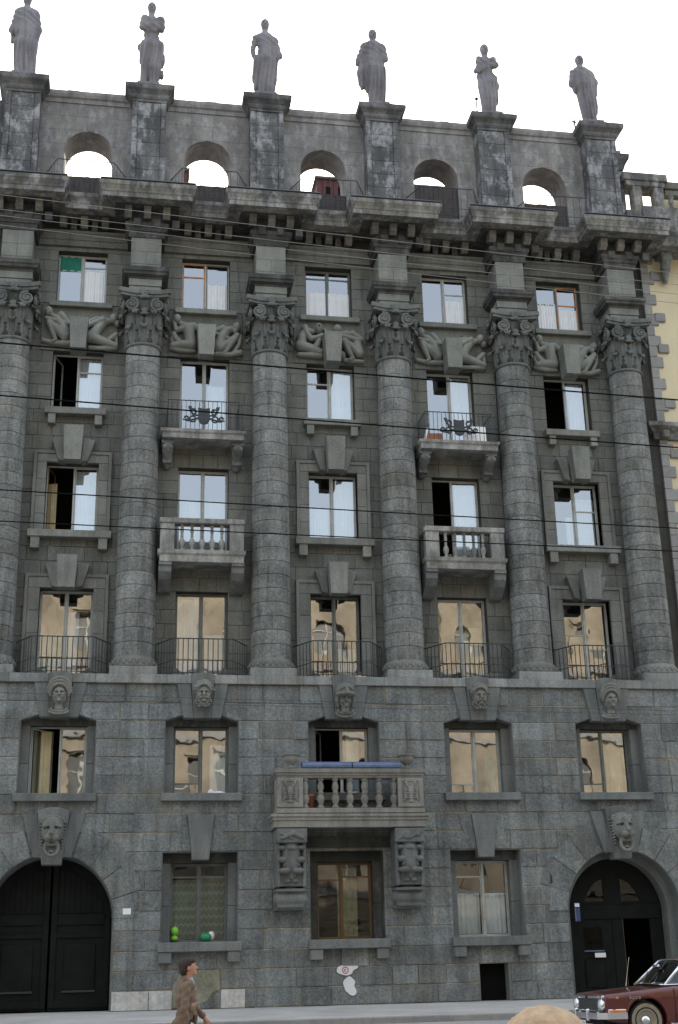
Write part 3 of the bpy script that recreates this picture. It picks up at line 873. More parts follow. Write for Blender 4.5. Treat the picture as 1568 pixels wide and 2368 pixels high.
# inner stone frames of the deep lower windows
def inner_frame(c, z0, z1, hw_in, hw_out, ztop, dark=False):
    mb = MB()
    o = bx('window_head', 'soot' if not dark else 'balcony_shade', B, c - hw_out, c + hw_out, .36, .74, z1, ztop)  # shade at the top of the recess is painted into the head
    for sg in (-1, 1):
        xa, xb = sorted((c + sg * hw_in, c + sg * (hw_out - .002)))
        zm = (z0 + z1) / 2 - .1
        jm = 'soot' if dark else 'low_smooth'
        bx('jamb_stone', jm, o, xa, xb, .36, .74, z0, zm - .004, b=.01); bx('jamb_stone', jm, o, xa, xb, .36, .74, zm + .004, z1 - .002, b=.01)
for c in BC: inner_frame(c, 5.857, 7.88, .82, 1.079, 8.14)
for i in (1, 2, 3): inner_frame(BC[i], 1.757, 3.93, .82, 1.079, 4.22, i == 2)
for i, c in enumerate(BC):          # dressed stone lining the openings
    rv = MB()
    for sg in (-1, 1):
        xa, xb = sorted((c + sg * 1.068, c + sg * 1.084)); rv.box(xa, xb, .003, .40, 5.85, 7.985)
        rv.prism([(c + sg * 1.082, 7.992), (c + sg * .602, 8.142), (c + sg * .602, 8.128), (c + sg * 1.07, 7.978)], .003, .40)
    rv.box(c - .60, c + .60, .003, .40, 8.126, 8.139)
    rv.build('window_reveal', 'low_smooth', B)
    if i in (1, 2, 3):
        rv = MB()
        for sg in (-1, 1):
            xa, xb = sorted((c + sg * 1.068, c + sg * 1.084)); rv.box(xa, xb, .003, .40, 1.757, 4.204)
        rv.box(c - 1.084, c + 1.084, .003, .40, 4.205, 4.219).build('window_reveal', 'low_smooth' if i != 2 else 'soot', B)
    else:
        rv = MB(); P_ = [(c + 1.768, .0)] + [(c + 1.768 * math.cos(math.pi * q / 24), AZ + 1.768 * math.sin(math.pi * q / 24)) for q in range(25)] + [(c - 1.768, .0)]
        Q_ = [(c + (x - c) * .992, AZ + (z - AZ) * .992 if z > AZ else z) for x, z in P_]; k = len(P_)
        rv.add([(x, .004, z) for x, z in P_] + [(x, .004, z) for x, z in Q_] + [(x, .5, z) for x, z in Q_], [(q, q + 1, k + q + 1, k + q) for q in range(k - 1)] + [(k + q, k + q + 1, 2 * k + q + 1, 2 * k + q) for q in range(k - 1)])
        rv.build('arch_soffit', 'low_smooth', B)
YL = .64
# (row,bay): options
def W_(r, i, **k):
    if r in 'ABCD': z0, z1 = ub[r, i]; return window(BC[i], z0, z1, HW, YG, glass='glass' if r != 'D' else 'glass_mid', **k)
    z0, z1 = ((5.857, 7.88) if r == 'E' else (1.757, 3.93)); return window(BC[i], z0, z1, .82, YL, glass='glass_mid' if r == 'E' else 'glass_low', **k)
YA = YG + .02
W_('A', 0, tr=(.72, .80)); W_('A', 1, tr=(.74, None), mat='frame', msash=('frame_orange', 'frame_grey')); W_('A', 2, tr=(.86, .86), mat='frame_grey')
W_('A', 3, tr=(None, .7), mat='frame'); W_('A', 4, tr=(.62, .62), mat='frame_grey', msash=(None, 'frame_orange'))
curtain('A', 0, BC[0] + .08, BC[0] + .78, 22.2, 23.6, YA, side='on the right ')
curtain('A', 0, BC[0] - .76, BC[0] - .04, 23.55, 24.1, YA, 'curtain_green', 'bright green cloth', 'in the upper left pane ', 3, .01)
curtain('A', 3, BC[3] + .06, BC[3] + .76, 22.2, 23.3, YA, side='on the right ')
curtain('A', 4, BC[4] + .06, BC[4] + .76, 22.2, 23.2, YA, side='on the right '); curtain('A', 4, BC[4] - .76, BC[4] - .04, 22.2, 23.4, YA, side='on the left ')
W_('B', 0, opn=(1.25, 0), tr=(None, .72), mat='frame'); W_('B', 1, mat='frame'); W_('B', 2, tr=(.72, None), mat='frame')
W_('B', 3, mat='frame', mul=.02); W_('B', 4, opn=(1.5, 0), mat='frame', tr=(None, None))
curtain('B', 0, BC[0] + .06, BC[0] + .78, 18.3, 20.3, YA + .1, side='on the right '); curtain('B', 2, BC[2] + .06, BC[2] + .78, 18.3, 20.3, YA + .1, side='on the right ')
curtain('B', 3, BC[3] + .1, BC[3] + .78, 17.5, 20.3, YA + .1, side='on the right '); curtain('B', 4, BC[4] + .15, BC[4] + .7, 18.3, 20.3, YA + .1, side='on the right ')
W_('C', 0, opn=(1.35, 0), mat='frame', mul=.05, msash=('frame_brown', None)); W_('C', 1, mat='frame', tr=(None, None)); W_('C', 2, mat='frame')
W_('C', 3, opn=(1.3, 0), mat='frame', mul=-.1); W_('C', 4, tr=(None, .6), mat='frame')
curtain('C', 0, BC[0] + .1, BC[0] + .75, 14.1, 16.3, YA + .1, side='on the right '); curtain('C', 0, BC[0] - .70, BC[0] - .5, 14.1, 16.0, YA + .5, 'curtain_cream', 'dull olive curtain', 'on the left ', 3)
curtain('C', 1, BC[1] - .76, BC[1] + .76, 13.3, 15.5, YA + .25)
curtain('C', 2, BC[2] + .1, BC[2] + .78, 14.2, 16.3, YA + .1, side='on the right '); curtain('C', 2, BC[2] - .76, BC[2] - .1, 14.2, 15.3, YA + .1, side='low on the left ')
curtain('C', 3, BC[3] + .0, BC[3] + .75, 13.3, 16.3, YA + .1, side='on the right ')
curtain('C', 4, BC[4] - .3, BC[4] + .05, 14.2, 15.3, YA + .1, side='in the middle ')
W_('D', 0, mat='frame'); W_('D', 1, mat='frame_grey'); W_('D', 2, mat='frame_grey'); W_('D', 3, mat='frame', tr=(None, .48)); W_('D', 4, mat='frame', tr=(.62, .45))
curtain('D', 0, BC[0] - .76, BC[0] - .1, 9.4, 10.9, YA + .15, 'curtain_teal', 'teal cloth', 'on the left ', 6); curtain('D', 0, BC[0] + .05, BC[0] + .4, 9.4, 11.6, YA + .1, side='in the middle ')
curtain('D', 1, BC[1] - .76, BC[1] + .0, 9.4, 12.1, YA + .1, side='on the left '); curtain('D', 1, BC[1] + .1, BC[1] + .76, 9.4, 11.0, YA + .3, side='low on the right ')
curtain('A', 1, BC[1] + .08, BC[1] + .76, 22.2, 23.35, YA, side='on the right '); curtain('A', 2, BC[2] - .76, BC[2] + .76, 22.2, 23.3, YA)
curtain('B', 1, BC[1] + .1, BC[1] + .7, 17.4, 19.6, YA + .2, side='on the right ')
curtain('C', 4, BC[4] + .15, BC[4] + .76, 14.2, 16.0, YA + .2, side='on the right ')
curtain('D', 2, BC[2] + .1, BC[2] + .7, 9.4, 10.6, YA + .2, side='low on the right ')
curtain('D', 3, BC[3] + .15, BC[3] + .76, 9.4, 11.4, YA + .3, 'curtain_cream', 'cream curtain', 'on the right ')
YE = YL + .1
W_('E', 0, opn=(.75, 0), mat='frame', mul=.05, msash=('frame', None)); W_('E', 1, mat='frame_grey', tr=(.17, None)); W_('E', 2, opn=(1.2, 0), mat='frame', msash=('frame_grey', None))
W_('E', 3, mat='frame', tr=(.16, None)); W_('E', 4, mat='frame_grey', tr=(.16, None), mul=-.05)
curtain('E', 0, BC[0] - .72, BC[0] - .22, 5.9, 7.8, YE + .2, 'curtain_cream', 'olive cream curtain', 'on the left ', 3)
curtain('E', 1, BC[1] + .3, BC[1] + .76, 5.9, 7.4, YE + .1, side='on the right ')
curtain('E', 2, BC[2] + .2, BC[2] + .6, 5.9, 7.8, YE + .15, side='on the right ')
curtain('E', 3, BC[3] + .40, BC[3] + .70, 5.9, 7.1, YE + .15, 'curtain_teal', 'green curtain', 'on the right ', 3)
curtain('E', 4, BC[4] + .1, BC[4] + .7, 5.9, 7.8, YE + .3, 'curtain_cream', 'dull cream curtain', 'on the right ', 5)
W_('F', 1, mat='frame_grey', tr=(.84, .84)); W_('F', 2, mat='frame_brown', mul=-.08, tr=(.78, .82)); W_('F', 3, mat='frame', mul=.03, tr=(.80, None))
curtain('F', 1, BC[1] - .76, BC[1] - .05, 1.85, 3.5, YE + .25, 'lace', 'zigzag patterned lace', 'on the left ', 4, .01)
curtain('F', 1, BC[1] + .05, BC[1] + .76, 1.85, 3.6, YE + .25, 'lace', 'zigzag patterned lace', 'on the right ', 4, .01)
curtain('F', 2, BC[2] - .1, BC[2] + .5, 1.85, 3.8, YE + .5, 'curtain_cream', 'dim cream curtain', 'on the right ', 5)
curtain('F', 3, BC[3] - .76, BC[3] - .03, 1.85, 3.0, YE + .12, side='covering the lower left half ', folds=5); curtain('F', 3, BC[3] + .07, BC[3] + .76, 1.85, 3.0, YE + .12, side='covering the lower right half ', folds=5)

# rooms behind the windows
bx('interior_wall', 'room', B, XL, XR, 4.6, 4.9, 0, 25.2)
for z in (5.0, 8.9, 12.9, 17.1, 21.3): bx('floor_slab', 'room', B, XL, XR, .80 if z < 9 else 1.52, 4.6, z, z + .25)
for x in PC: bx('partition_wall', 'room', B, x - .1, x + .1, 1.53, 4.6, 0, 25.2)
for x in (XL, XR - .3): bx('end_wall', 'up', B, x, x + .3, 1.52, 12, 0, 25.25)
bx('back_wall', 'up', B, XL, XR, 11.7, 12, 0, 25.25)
bx('roof', 'roof', B, XL, XR, .7, 12, 25.27, 25.80)
# ================================================================ columns with drums and capitals
drum_z = [9.93]
while drum_z[-1] < 20.2: drum_z.append(drum_z[-1] + .445)
drum_z = drum_z[:-1] + [20.28] if 20.28 - drum_z[-1] < .25 else drum_z
drum_z = [z for z in drum_z if z < 20.1] + [20.28]
def crad(z): t = (z - 9.9) / 10.4; return .625 - .065 * t ** 1.4
drum_me = []
for a, b_ in zip(drum_z[:-1], drum_z[1:]):
    mb = MB(); r0, r1 = crad(a), crad(b_)
    off = R_.uniform(0, 2)
    for q in (0, 1):
        g = .012
        prof = [(r0 - .10, a + .006), (r0 - .010, a + .005), (r0, a + .013), (r0 + .001, a + .03), (r1 + .001, b_ - .03), (r1, b_ - .013), (r1 - .010, b_ - .005), (r1 - .10, b_ - .006)]
        mb.lathe([(p, z) for p, z in prof], (0, 0, 0), 16, a0=off + q * math.pi + g / 2, a1=off + (q + 1) * math.pi - g / 2, cap=False)
    drum_me.append(mb.mesh('drum', 'col', False))
for me in drum_me: me.shade_smooth()
core_me = MB().lathe([(.585, 9.5), (.52, 20.4)], n=24).mesh('column', 'mortar_dark')
plinth_me = MB().bbox(-.71, .71, -.71, .5, 9.337, 9.60, b=.02).mesh('plinth', 'ledge')
mb = MB().lathe([(.55, 9.59), (.69, 9.60), (.715, 9.65), (.70, 9.72), (.68, 9.76), (.70, 9.80), (.685, 9.87), (.65, 9.90), (.63, 9.945), (.5, 9.95)], n=40, cap=False)
for k in range(22):     # carved tongues round the base
    a = 2 * math.pi * k / 22
    mb.lathe([(.001, -.075), (.04, -.05), (.055, .0), (.04, .05), (.001, .075)], (.70 * math.cos(a), .70 * math.sin(a), 9.74), 6, cap=False)
base_me = mb.mesh('base_moulding', 'trim', True)
# capital pieces
astr_me = MB().lathe([(.5, 20.27), (.60, 20.28), (.635, 20.32), (.60, 20.37), (.56, 20.39), (.5, 20.4)], n=36, cap=False).mesh('astragal', 'capital', True)
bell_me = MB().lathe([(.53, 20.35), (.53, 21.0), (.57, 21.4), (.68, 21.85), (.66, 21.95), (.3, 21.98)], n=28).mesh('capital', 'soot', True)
def leaf_mesh(h, w_, curl, thick=.03):
    nu, nv = 10, 12; vs = []
    for side in (0, 1):
        for j in range(nv + 1):
            v = j / nv
            if v < .68: y, z = .02 + .05 * v, h * v / .68 * .9
            else:
                a = (v - .68) / .32 * math.pi * 1.05; y = .054 + curl * (1 - math.cos(a)) * .62; z = h * .9 + curl * math.sin(a) * .75
            ww = w_ * (.62 + .5 * math.sin(min(1, v * 1.25) * math.pi * .8)) * (1 - .45 * max(0, v - .75) / .25)
            for i in range(nu + 1):
                u = -1 + 2 * i / nu
                lob = .026 * math.cos(u * math.pi * 3) - .05 * u * u + .03 * (1 if abs(u) < .12 else 0)
                ser = 1 + .16 * math.cos(v * 22) * (abs(u) > .7)
                yy = y + lob * (1 if v < .9 else .5) - side * thick
                vs.append((u * ww * ser, -yy, z))
    k = (nu + 1) * (nv + 1); fs = []
    for side in (0, 1):
        for j in range(nv):
            for i in range(nu):
                a = side * k + j * (nu + 1) + i; q = (a, a + 1, a + nu + 2, a + nu + 1); fs.append(q if side == 0 else q[::-1])
    for j in range(nv):
        for i in (0, nu):
            a = j * (nu + 1) + i; fs.append((a, a + nu + 1, a + nu + 1 + k, a + k))
    for i in range(nu):
        a = nv * (nu + 1) + i; fs.append((a, a + 1, a + 1 + k, a + k))
    mb = MB(); mb.add(vs, fs); return mb.mesh('acanthus_leaf', 'capital', True)
leaf1 = leaf_mesh(.50, .155, .17, .05); leaf2 = leaf_mesh(.56, .17, .22, .055)
def volute_mesh():
    s = SDF((-.30, -.20, -.27), (.36, .12, .25), .015)
    pts = []; rs = []
    for i in range(34):
        a = math.pi * .5 - i * .37; r = .215 - .0056 * i; pts.append((r * math.cos(a), -.02 - .002 * i, r * math.sin(a) - .0)); rs.append(.036 - .0004 * i)
    s.chain(pts, rs, .004, )
    s.ell((0, 0, 0), (.17, .05, .17), .01); s.ell((0, -.06, 0), (.055, .06, .055), .01)
    s.chain([(.0, .0, .2), (.12, .02, .215), (.28, .05, .19)], [.038, .04, .03], .02)
    return s
_v = volute_mesh(); vol_r = _v.mesh('volute', 'capital'); vol_l = _v.mesh('volute', 'capital', mirror=True)
def flower_mesh():
    s = SDF((-.26, -.2, -.2), (.26, .12, .26), .016)
    s.ell((0, 0, .08), (.10, .10, .09), .02)
    for a in range(7):
        t = 2 * math.pi * a / 7; s.ell((.10 * math.cos(t), -.03, .08 + .09 * math.sin(t)), (.05, .06, .05), .01)
    for sg in (-1, 1): s.chain([(0, -.02, -.05), (sg * .11, -.05, -.08), (sg * .2, -.02, -.03)], [.06, .05, .03], .02)
    return s.mesh('rosette', 'capital')
rosette = flower_mesh()
mb = MB()
aba = []
for a0, sgn in ((0, 1),):
    pass
def abacus_poly(hw, dip, ch=.10, n=8):
    pts = []
    for side in range(4):
        a = side * math.pi / 2
        for i in range(n + 1):
            t = -1 + 2 * i / n; x = t * (hw - ch * .5); y = -hw + dip * (1 - t * t)
            pts.append((x * math.cos(a) - y * math.sin(a), x * math.sin(a) + y * math.cos(a)))
    return pts
mb = MB()
for z0, z1, hw in ((21.98, 22.08, .80), (22.08, 22.23, .86)):
    P0 = abacus_poly(hw, .16); k = len(P0)
    mb.add([(x, y, z0) for x, y in P0] + [(x, y, z1) for x, y in P0], [tuple(range(k))[::-1], tuple(range(k, 2 * k))] + [(i, (i + 1) % k, k + (i + 1) % k, k + i) for i in range(k)])
abacus_me = mb.mesh('abacus', 'capital')
for i, c in enumerate(PC):
    yc = .62; off = (c, yc, 0)
    co = link('column', core_me, B, off)
    def L(nm, me, p=co, loc=(0, 0, 0), rz=0, s=1, tilt=0):
        o = bpy.data.objects.new(nm, me); COL.objects.link(o); o.parent = p; o.location = loc; o.rotation_euler = (tilt, 0, rz)
        if s != 1: o.scale = (s, s, s)
        return o
    L('plinth', plinth_me); L('base_moulding', base_me)
    for me in drum_me: L('drum', me, rz=R_.uniform(0, 6.28))
    cap_ = link('capital', bell_me, B, off)
    L('astragal', astr_me, cap_); L('abacus', abacus_me, cap_)
    for k in range(8):
        a = k * math.pi / 4
        L('acanthus_leaf', leaf1, cap_, (math.sin(a) * .54, -math.cos(a) * .54, 20.40), a)
    for k in range(8):
        a = (k + .5) * math.pi / 4
        L('acanthus_leaf', leaf2, cap_, (math.sin(a) * .565, -math.cos(a) * .565, 20.83), a)
    for k in range(4):
        a = k * math.pi / 2
        if k == 2: continue
        for sg, me in ((1, vol_r), (-1, vol_l)):
            lx, ly = sg * -.42, -.66
            me = vol_r if sg < 0 else vol_l
            lx = sg * .43
            L('volute', me, cap_, (lx * math.cos(a) - ly * math.sin(a), lx * math.sin(a) + ly * math.cos(a), 21.68), a, s=1.12)
        L('rosette', rosette, cap_, (.74 * math.sin(a), -.74 * math.cos(a), 22.0), a)
        L('rosette', rosette, cap_, (.66 * math.sin(a), -.66 * math.cos(a), 21.42), a, s=.8)
        for sg in (-1, 1):      # curling leaves under the volutes
            aa = a + sg * .62
            L('acanthus_leaf', leaf1, cap_, (.60 * math.sin(aa), -.60 * math.cos(aa), 21.05), aa, s=.9)
    # impost over the capital
    im = MB().sweep([(c - .54, 1.05), (c - .54, .08), (c + .54, .08), (c + .54, 1.05)],
        [(-.3, 22.23), (-.02, 22.23), (-.02, 22.43), (-.045, 22.435), (-.045, 22.47), (.0, 22.475), (.0, 22.72), (-.3, 22.72)]).build('impost', 'trim', B)
    MB().sweep([(c - .54, 1.05), (c - .54, .08), (c + .54, .08), (c + .54, 1.05)], [(-.3, 22.722), (.02, 22.722), (.03, 22.78), (.17, 22.82), (.18, 22.90), (.225, 22.93), (.225, 23.08), (-.3, 23.12)]).build('impost_cornice', 'soot', im)
    # pier stones above
    pb = bx('pier_block', 'mortar_dark', B, c - .49, c + .49, .09, 1.05, 23.10, 24.3)
    for zz in ((23.11, 23.28), (23.285, 23.75), (23.755, 24.27)):
        xs = [c - .505, c + (0 if zz[0] > 23.2 and zz[0] < 23.5 else R_.uniform(-.02, .02)), c + .505] if zz[0] > 23.2 and zz[0] < 23.6 else [c - .505, c + .505]
        for a, b_ in zip(xs[:-1], xs[1:]): MB().bbox(a + .003, b_ - .003, .075, 1.06, zz[0], zz[1], b=.008).build('pier_stone', 'trim', pb)

# ================================================================ entablature and main cornice
for i, c in enumerate(PC):
    e = MB().sweep([(c - .62, 1.05), (c - .62, .02), (c + .62, .02), (c + .62, 1.05)],
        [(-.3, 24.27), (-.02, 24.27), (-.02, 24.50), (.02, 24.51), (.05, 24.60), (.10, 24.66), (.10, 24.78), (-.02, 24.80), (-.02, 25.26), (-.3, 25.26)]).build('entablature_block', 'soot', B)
    for q in (-1, 0, 1):
        x = c + q * .64
        MB().prof_x([(-.30, 25.0), (-.30, 25.16), (-.34, 25.18), (-.34, 25.26), (.1, 25.26), (.1, 24.98), (-.15, 24.9)], x - .12, x + .12).build('modillion', 'modil', e)
        MB().prof_x([(-.12, 24.62), (-.12, 24.9), (.1, 24.9), (.1, 24.62)], x + .2, x + .44).build('dentil', 'soot', e)
BND = [XL - .3] + PC[1:-1] + [XR + .3]
for i in range(5):
    a, b_ = PC[i] + .62, PC[i + 1] - .62
    e = MB().prof_x([(.92, 24.30), (.92, 24.50), (.88, 24.52), (.88, 24.72), (.82, 24.76), (.82, 24.84), (1.1, 24.84), (1.1, 24.30)], a, b_).build('architrave', 'up', B)
    mc = (a + b_) / 2
    for q in (-1, 0, 1):
        x = mc + q * .70
        MB().prof_x([(.60, 25.0), (.60, 25.16), (.56, 25.18), (.56, 25.27), (1.1, 25.27), (1.1, 24.98), (.75, 24.92)], x - .12, x + .12).build('modillion', 'modil', e)
        if q < 1: MB().prof_x([(.80, 24.86), (.80, 25.26), (1.1, 25.26), (1.1, 24.86)], x + .25, x + .45).build('dentil', 'soot', e)
path = [(-12.6, -.86)]
for i in range(5):
    m_ = (PC[i] + PC[i + 1]) / 2; path += [(m_ - .62, -.86), (m_ - .62, .05), (m_ + .60, .05), (m_ + .60, -.86)]
path += [(12.0, -.86), (12.0, 1.2)]
cr = MB().sweep(path, [(-.42, 25.26), (-.10, 25.26), (-.10, 25.24), (0, 25.24), (0, 25.40), (.025, 25.42), (.04, 25.50), (.09, 25.60), (.12, 25.64), (.12, 25.78), (.0, 25.83), (-.42, 25.84)])
cr = cr.build('cornice', 'cornice', B)
for i in range(6):
    a = -12.6 if i == 0 else (PC[i - 1] + PC[i]) / 2 + .60; b_ = 12.0 if i == 5 else (PC[i] + PC[i + 1]) / 2 - .62
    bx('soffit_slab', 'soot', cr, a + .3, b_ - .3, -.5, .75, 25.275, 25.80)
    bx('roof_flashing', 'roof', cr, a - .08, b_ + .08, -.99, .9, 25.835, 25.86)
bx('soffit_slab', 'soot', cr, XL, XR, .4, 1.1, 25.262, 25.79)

# ================================================================ ruined attic with arches
AP = [-10.74, -6.34, -2.12, 2.12, 6.37, 10.56]
AB = [-8.42, -4.21, 0.0, 4.22, 8.40]
Ah = [arch_poly(c, .83, 25.82, 28.48, 18) for c in AB]
oa = [(-11.3, 25.81)]
for h_ in Ah:
    oa += [h_[0]] + [p for p in h_[2:]][::-1] + [h_[1]]
oa += [(11.12, 25.81), (11.12, 30.5), (-11.3, 30.5)]
AW = wall_with_holes(oa, [], 1.52, 2.7).build('attic_wall', 'attic', B)
ra = random.Random(9)
def aex(z):
    e = []
    for c in AB:
        if z < 28.48: e.append((c - .835, c + .835))
        elif z < 29.31: h = math.sqrt(max(0, .83 ** 2 - (z - 28.48) ** 2)) + .004; e.append((c - h, c + h))
    return e
az = [25.82 + .585 * k for k in range(9)]
ab = []
for k in range(8):
    for i in range(5):
        f_ = lambda z, i=i: [q for q in aex(z) if abs((q[0] + q[1]) / 2 - AB[i]) < .1]
        ab += courses(AP[i] + .58, AP[i + 1] - .58, az[k:k + 2], f_, .9, 1.5, ra, g=.002, ns=8 if k in (4, 5) else 2)
place(ab, 'attic_stone', 'attic', AW, 1.5, 1.55, .004, .004, 290)
for i in range(5):
    a, b_ = AP[i] + .6, AP[i + 1] - .6
    cp = MB().prof_x([(1.46, 30.45), (1.46, 30.62), (1.40, 30.66), (1.36, 30.78), (1.36, 30.90), (2.8, 30.95), (2.8, 30.45)], a, b_).build('attic_coping', 'attic', B)
    mb = MB(); x = a
    while x < b_ - .1:
        w_ = min(b_ - x, ra.uniform(.3, .8)); mb.bbox(x, x + w_ - .01, 1.42 + ra.uniform(0, .08), 2.6, 30.9, 30.92 + ra.uniform(.02, .09), b=.02); x += w_
    mb.build('broken_capping', 'attic', cp)
for i, c in enumerate(AP):
    pr = bx('attic_pier', 'pier', B, c - .57, c + .57, .95, 2.75, 25.83, 30.42)
    for k in range(8):
        z0 = 25.86 + .56 * k; z1 = z0 + .552
        MB().bbox(c - .40, c + .40, .925, 1.1, z0, z1, b=.008).build('pier_stone', 'pier', pr)
        for sg in (-1, 1):
            xa, xb = sorted((c + sg * .41, c + sg * .60)); MB().bbox(xa, xb, .895, 1.5, z0, z1, b=.008).build('pier_quoin', 'pier', pr)
    pc = MB().sweep([(c - .60, 2.7), (c - .60, .90), (c + .60, .90), (c + .60, 2.7)],
        [(-.4, 30.34), (.02, 30.34), (.02, 30.42), (.07, 30.46), (.10, 30.52), (.10, 30.60), (.18, 30.68), (.26, 30.74), (.28, 30.80), (.28, 30.94), (-.4, 30.97)]).build('pier_cap', 'piercap', pr)
    bx('pier_top', 'piercap', pr, c - .5, c + .5, 1.0, 2.6, 30.4, 30.95)
bx('attic_pier', 'pier', B, 11.12, 11.5, 1.3, 2.6, 25.83, 30.2)
MB().sweep([(11.05, 1.25), (11.5, 1.25), (11.5, 2.7)], [(-.3, 29.3), (.02, 29.3), (.08, 29.5), (.2, 29.7), (.22, 29.9), (-.3, 29.92)]).build('pier_cap', 'piercap', B)
bx('attic_pier', 'pier', B, -11.6, -11.3, 1.3, 2.6, 25.83, 30.2)

# ================================================================ reliefs of crouching figures
def fig(scale, kx, kz, items, mirror=False, ztop=1.5):
    """items: (type, x,y,r, ...) in pixels of an enlarged view of the panel; kx = keystone centre, kz = base line"""
    def P(x, y, dy=-.06): return ((x - kx) * scale, dy, (kz - y) * scale)
    xs = [v for it in items for v in (it[1][0::3])]
    s = SDF((-1.32, -.30, -.06), (1.32, .10, 1.55), .014)
    for nm, pts, dy, k in items:
        pp = [P(pts[i], pts[i + 1], dy) for i in range(0, len(pts), 3)]; rr = [pts[i + 2] * scale for i in range(0, len(pts), 3)]
        if nm == 'e': s.ell(pp[0], (rr[0] * .92, rr[0] * .95, rr[0] * 1.06), k * .4)
        else: s.chain(pp, [q_ * .93 for q_ in rr], k * .4, flat=.95)
    return s.mesh('relief_figure', 'relief')
# chains: x,y,r triplets
F = {}
F['P'] = (.0021, 715, 870, [('e', (205, 250, 78), -.13, .02), ('c', (235, 290, 45, 330, 350, 60), -.08, .03), ('c', (350, 360, 95, 440, 480, 90, 480, 620, 110), -.03, .04),
    ('c', (410, 300, 60, 480, 370, 52, 540, 450, 42, 400, 420, 36, 240, 400, 34), -.13, .02), ('c', (500, 690, 90, 370, 570, 80, 225, 450, 60), -.10, .03),
    ('c', (225, 455, 55, 290, 620, 48, 345, 760, 34, 300, 790, 28), -.12, .02), ('c', (570, 790, 55, 330, 800, 44, 140, 760, 40), -.05, .02), ('c', (180, 380, 40, 270, 400, 36), -.14, .02)])
F['Q'] = (.0021, 715, 870, [('e', (1265, 320, 76), -.13, .02), ('e', (1330, 400, 55), -.10, .03), ('c', (1190, 350, 55, 1090, 370, 80), -.07, .03), ('c', (1080, 400, 85, 1000, 520, 90, 930, 640, 115), -.04, .04),
    ('c', (1090, 350, 62, 960, 410, 48, 830, 480, 42), -.13, .02), ('c', (830, 470, 40, 880, 370, 36, 1000, 310, 34, 1090, 330, 36), -.09, .02),
    ('c', (900, 680, 105, 1100, 740, 75, 1310, 810, 55), -.10, .03), ('c', (1310, 600, 50, 1230, 680, 52, 1150, 740, 52), -.08, .02), ('c', (1320, 840, 42, 1100, 860, 48, 890, 860, 40), -.06, .02), ('c', (1310, 600, 48, 1330, 760, 36), -.05, .02)])
F['R'] = (.0038, 870, 770, [('e', (605, 430, 42), -.12, .02), ('c', (640, 470, 28, 690, 500, 45), -.08, .03), ('c', (710, 520, 62, 725, 590, 55, 735, 670, 62), -.06, .04), ('c', (690, 500, 38, 760, 490, 36, 800, 520, 26, 850, 552, 20), -.10, .02),
    ('c', (680, 510, 36, 600, 545, 26, 575, 450, 20), -.10, .02), ('c', (740, 690, 52, 650, 690, 44, 570, 705, 34), -.10, .03), ('c', (575, 580, 30, 610, 640, 34, 660, 680, 36), -.06, .03), ('c', (555, 725, 24, 650, 745, 24, 770, 742, 16), -.07, .015), ('c', (575, 580, 28, 560, 640, 20, 585, 690, 20), -.04, .02)])
F['S'] = (.0038, 870, 770, [('e', (1155, 482, 42), -.12, .02), ('e', (1140, 525, 26), -.13, .02), ('c', (1110, 500, 34, 1050, 520, 42), -.08, .03), ('c', (1050, 530, 52, 1010, 610, 52, 990, 680, 58), -.04, .04), ('c', (1030, 500, 34, 975, 520, 26, 930, 555, 20, 1000, 570, 19, 1080, 598, 18), -.12, .015),
    ('c', (990, 700, 50, 1090, 640, 40, 1160, 560, 30), -.08, .03), ('c', (1160, 565, 30, 1100, 660, 30, 1050, 745, 20, 1020, 760, 16), -.11, .02), ('c', (960, 760, 22, 1100, 762, 26, 1190, 735, 30), -.07, .02), ('c', (1190, 560, 24, 1180, 650, 24, 1130, 740, 24), -.04, .02)])
F['T'] = (.00217, 825, 800, [('e', (625, 235, 84), -.13, .02), ('c', (530, 290, 50, 440, 270, 60), -.08, .03), ('c', (410, 290, 85, 350, 400, 90, 350, 560, 100), -.03, .04), ('c', (400, 240, 62, 430, 340, 54, 500, 430, 50, 600, 400, 42, 680, 355, 42), -.13, .02),
    ('c', (725, 230, 34, 790, 380, 34, 720, 410, 32), -.08, .02), ('c', (320, 560, 95, 480, 600, 80, 650, 660, 62), -.10, .03), ('c', (660, 720, 50, 480, 715, 52, 300, 715, 42), -.07, .02), ('c', (630, 440, 60, 600, 540, 60, 520, 600, 60), -.06, .03)])
F['U'] = (.00217, 825, 800, [('e', (940, 240, 78), -.13, .02), ('c', (1020, 290, 50, 1130, 300, 65), -.08, .03), ('c', (1180, 330, 85, 1270, 430, 85, 1290, 600, 100), -.03, .04), ('c', (1190, 300, 60, 1340, 400, 48, 1200, 400, 44, 1050, 355, 38, 900, 350, 42), -.13, .02), ('c', (880, 340, 44, 920, 400, 44), -.11, .02),
    ('c', (1300, 650, 85, 1180, 530, 72, 1050, 430, 60), -.09, .03), ('c', (1045, 440, 55, 1110, 600, 52, 1190, 750, 38, 1140, 770, 34), -.12, .02), ('e', (1015, 690, 62), -.08, .02), ('c', (1060, 770, 40, 1200, 780, 42, 1350, 780, 36), -.06, .02)])
fm = {k: fig(*v) for k, v in F.items()}
for i, c in enumerate(BC):
    for k in (('P', 'Q'), ('R', 'S'), ('T', 'U'), ('P', 'Q'), ('R', 'S'))[i]:
        o = link('relief_figure', fm[k], B, (c, .99, 20.46)); o.scale = (.96, 1.4, .95)
        o['label'] = {'P': 'nude figure leaning over its arm', 'Q': 'reclining nude with bent arm', 'R': 'nude seen from the back', 'S': 'bearded seated figure', 'T': 'nude resting head on hands', 'U': 'crouching figure hugging its knee'}[k]

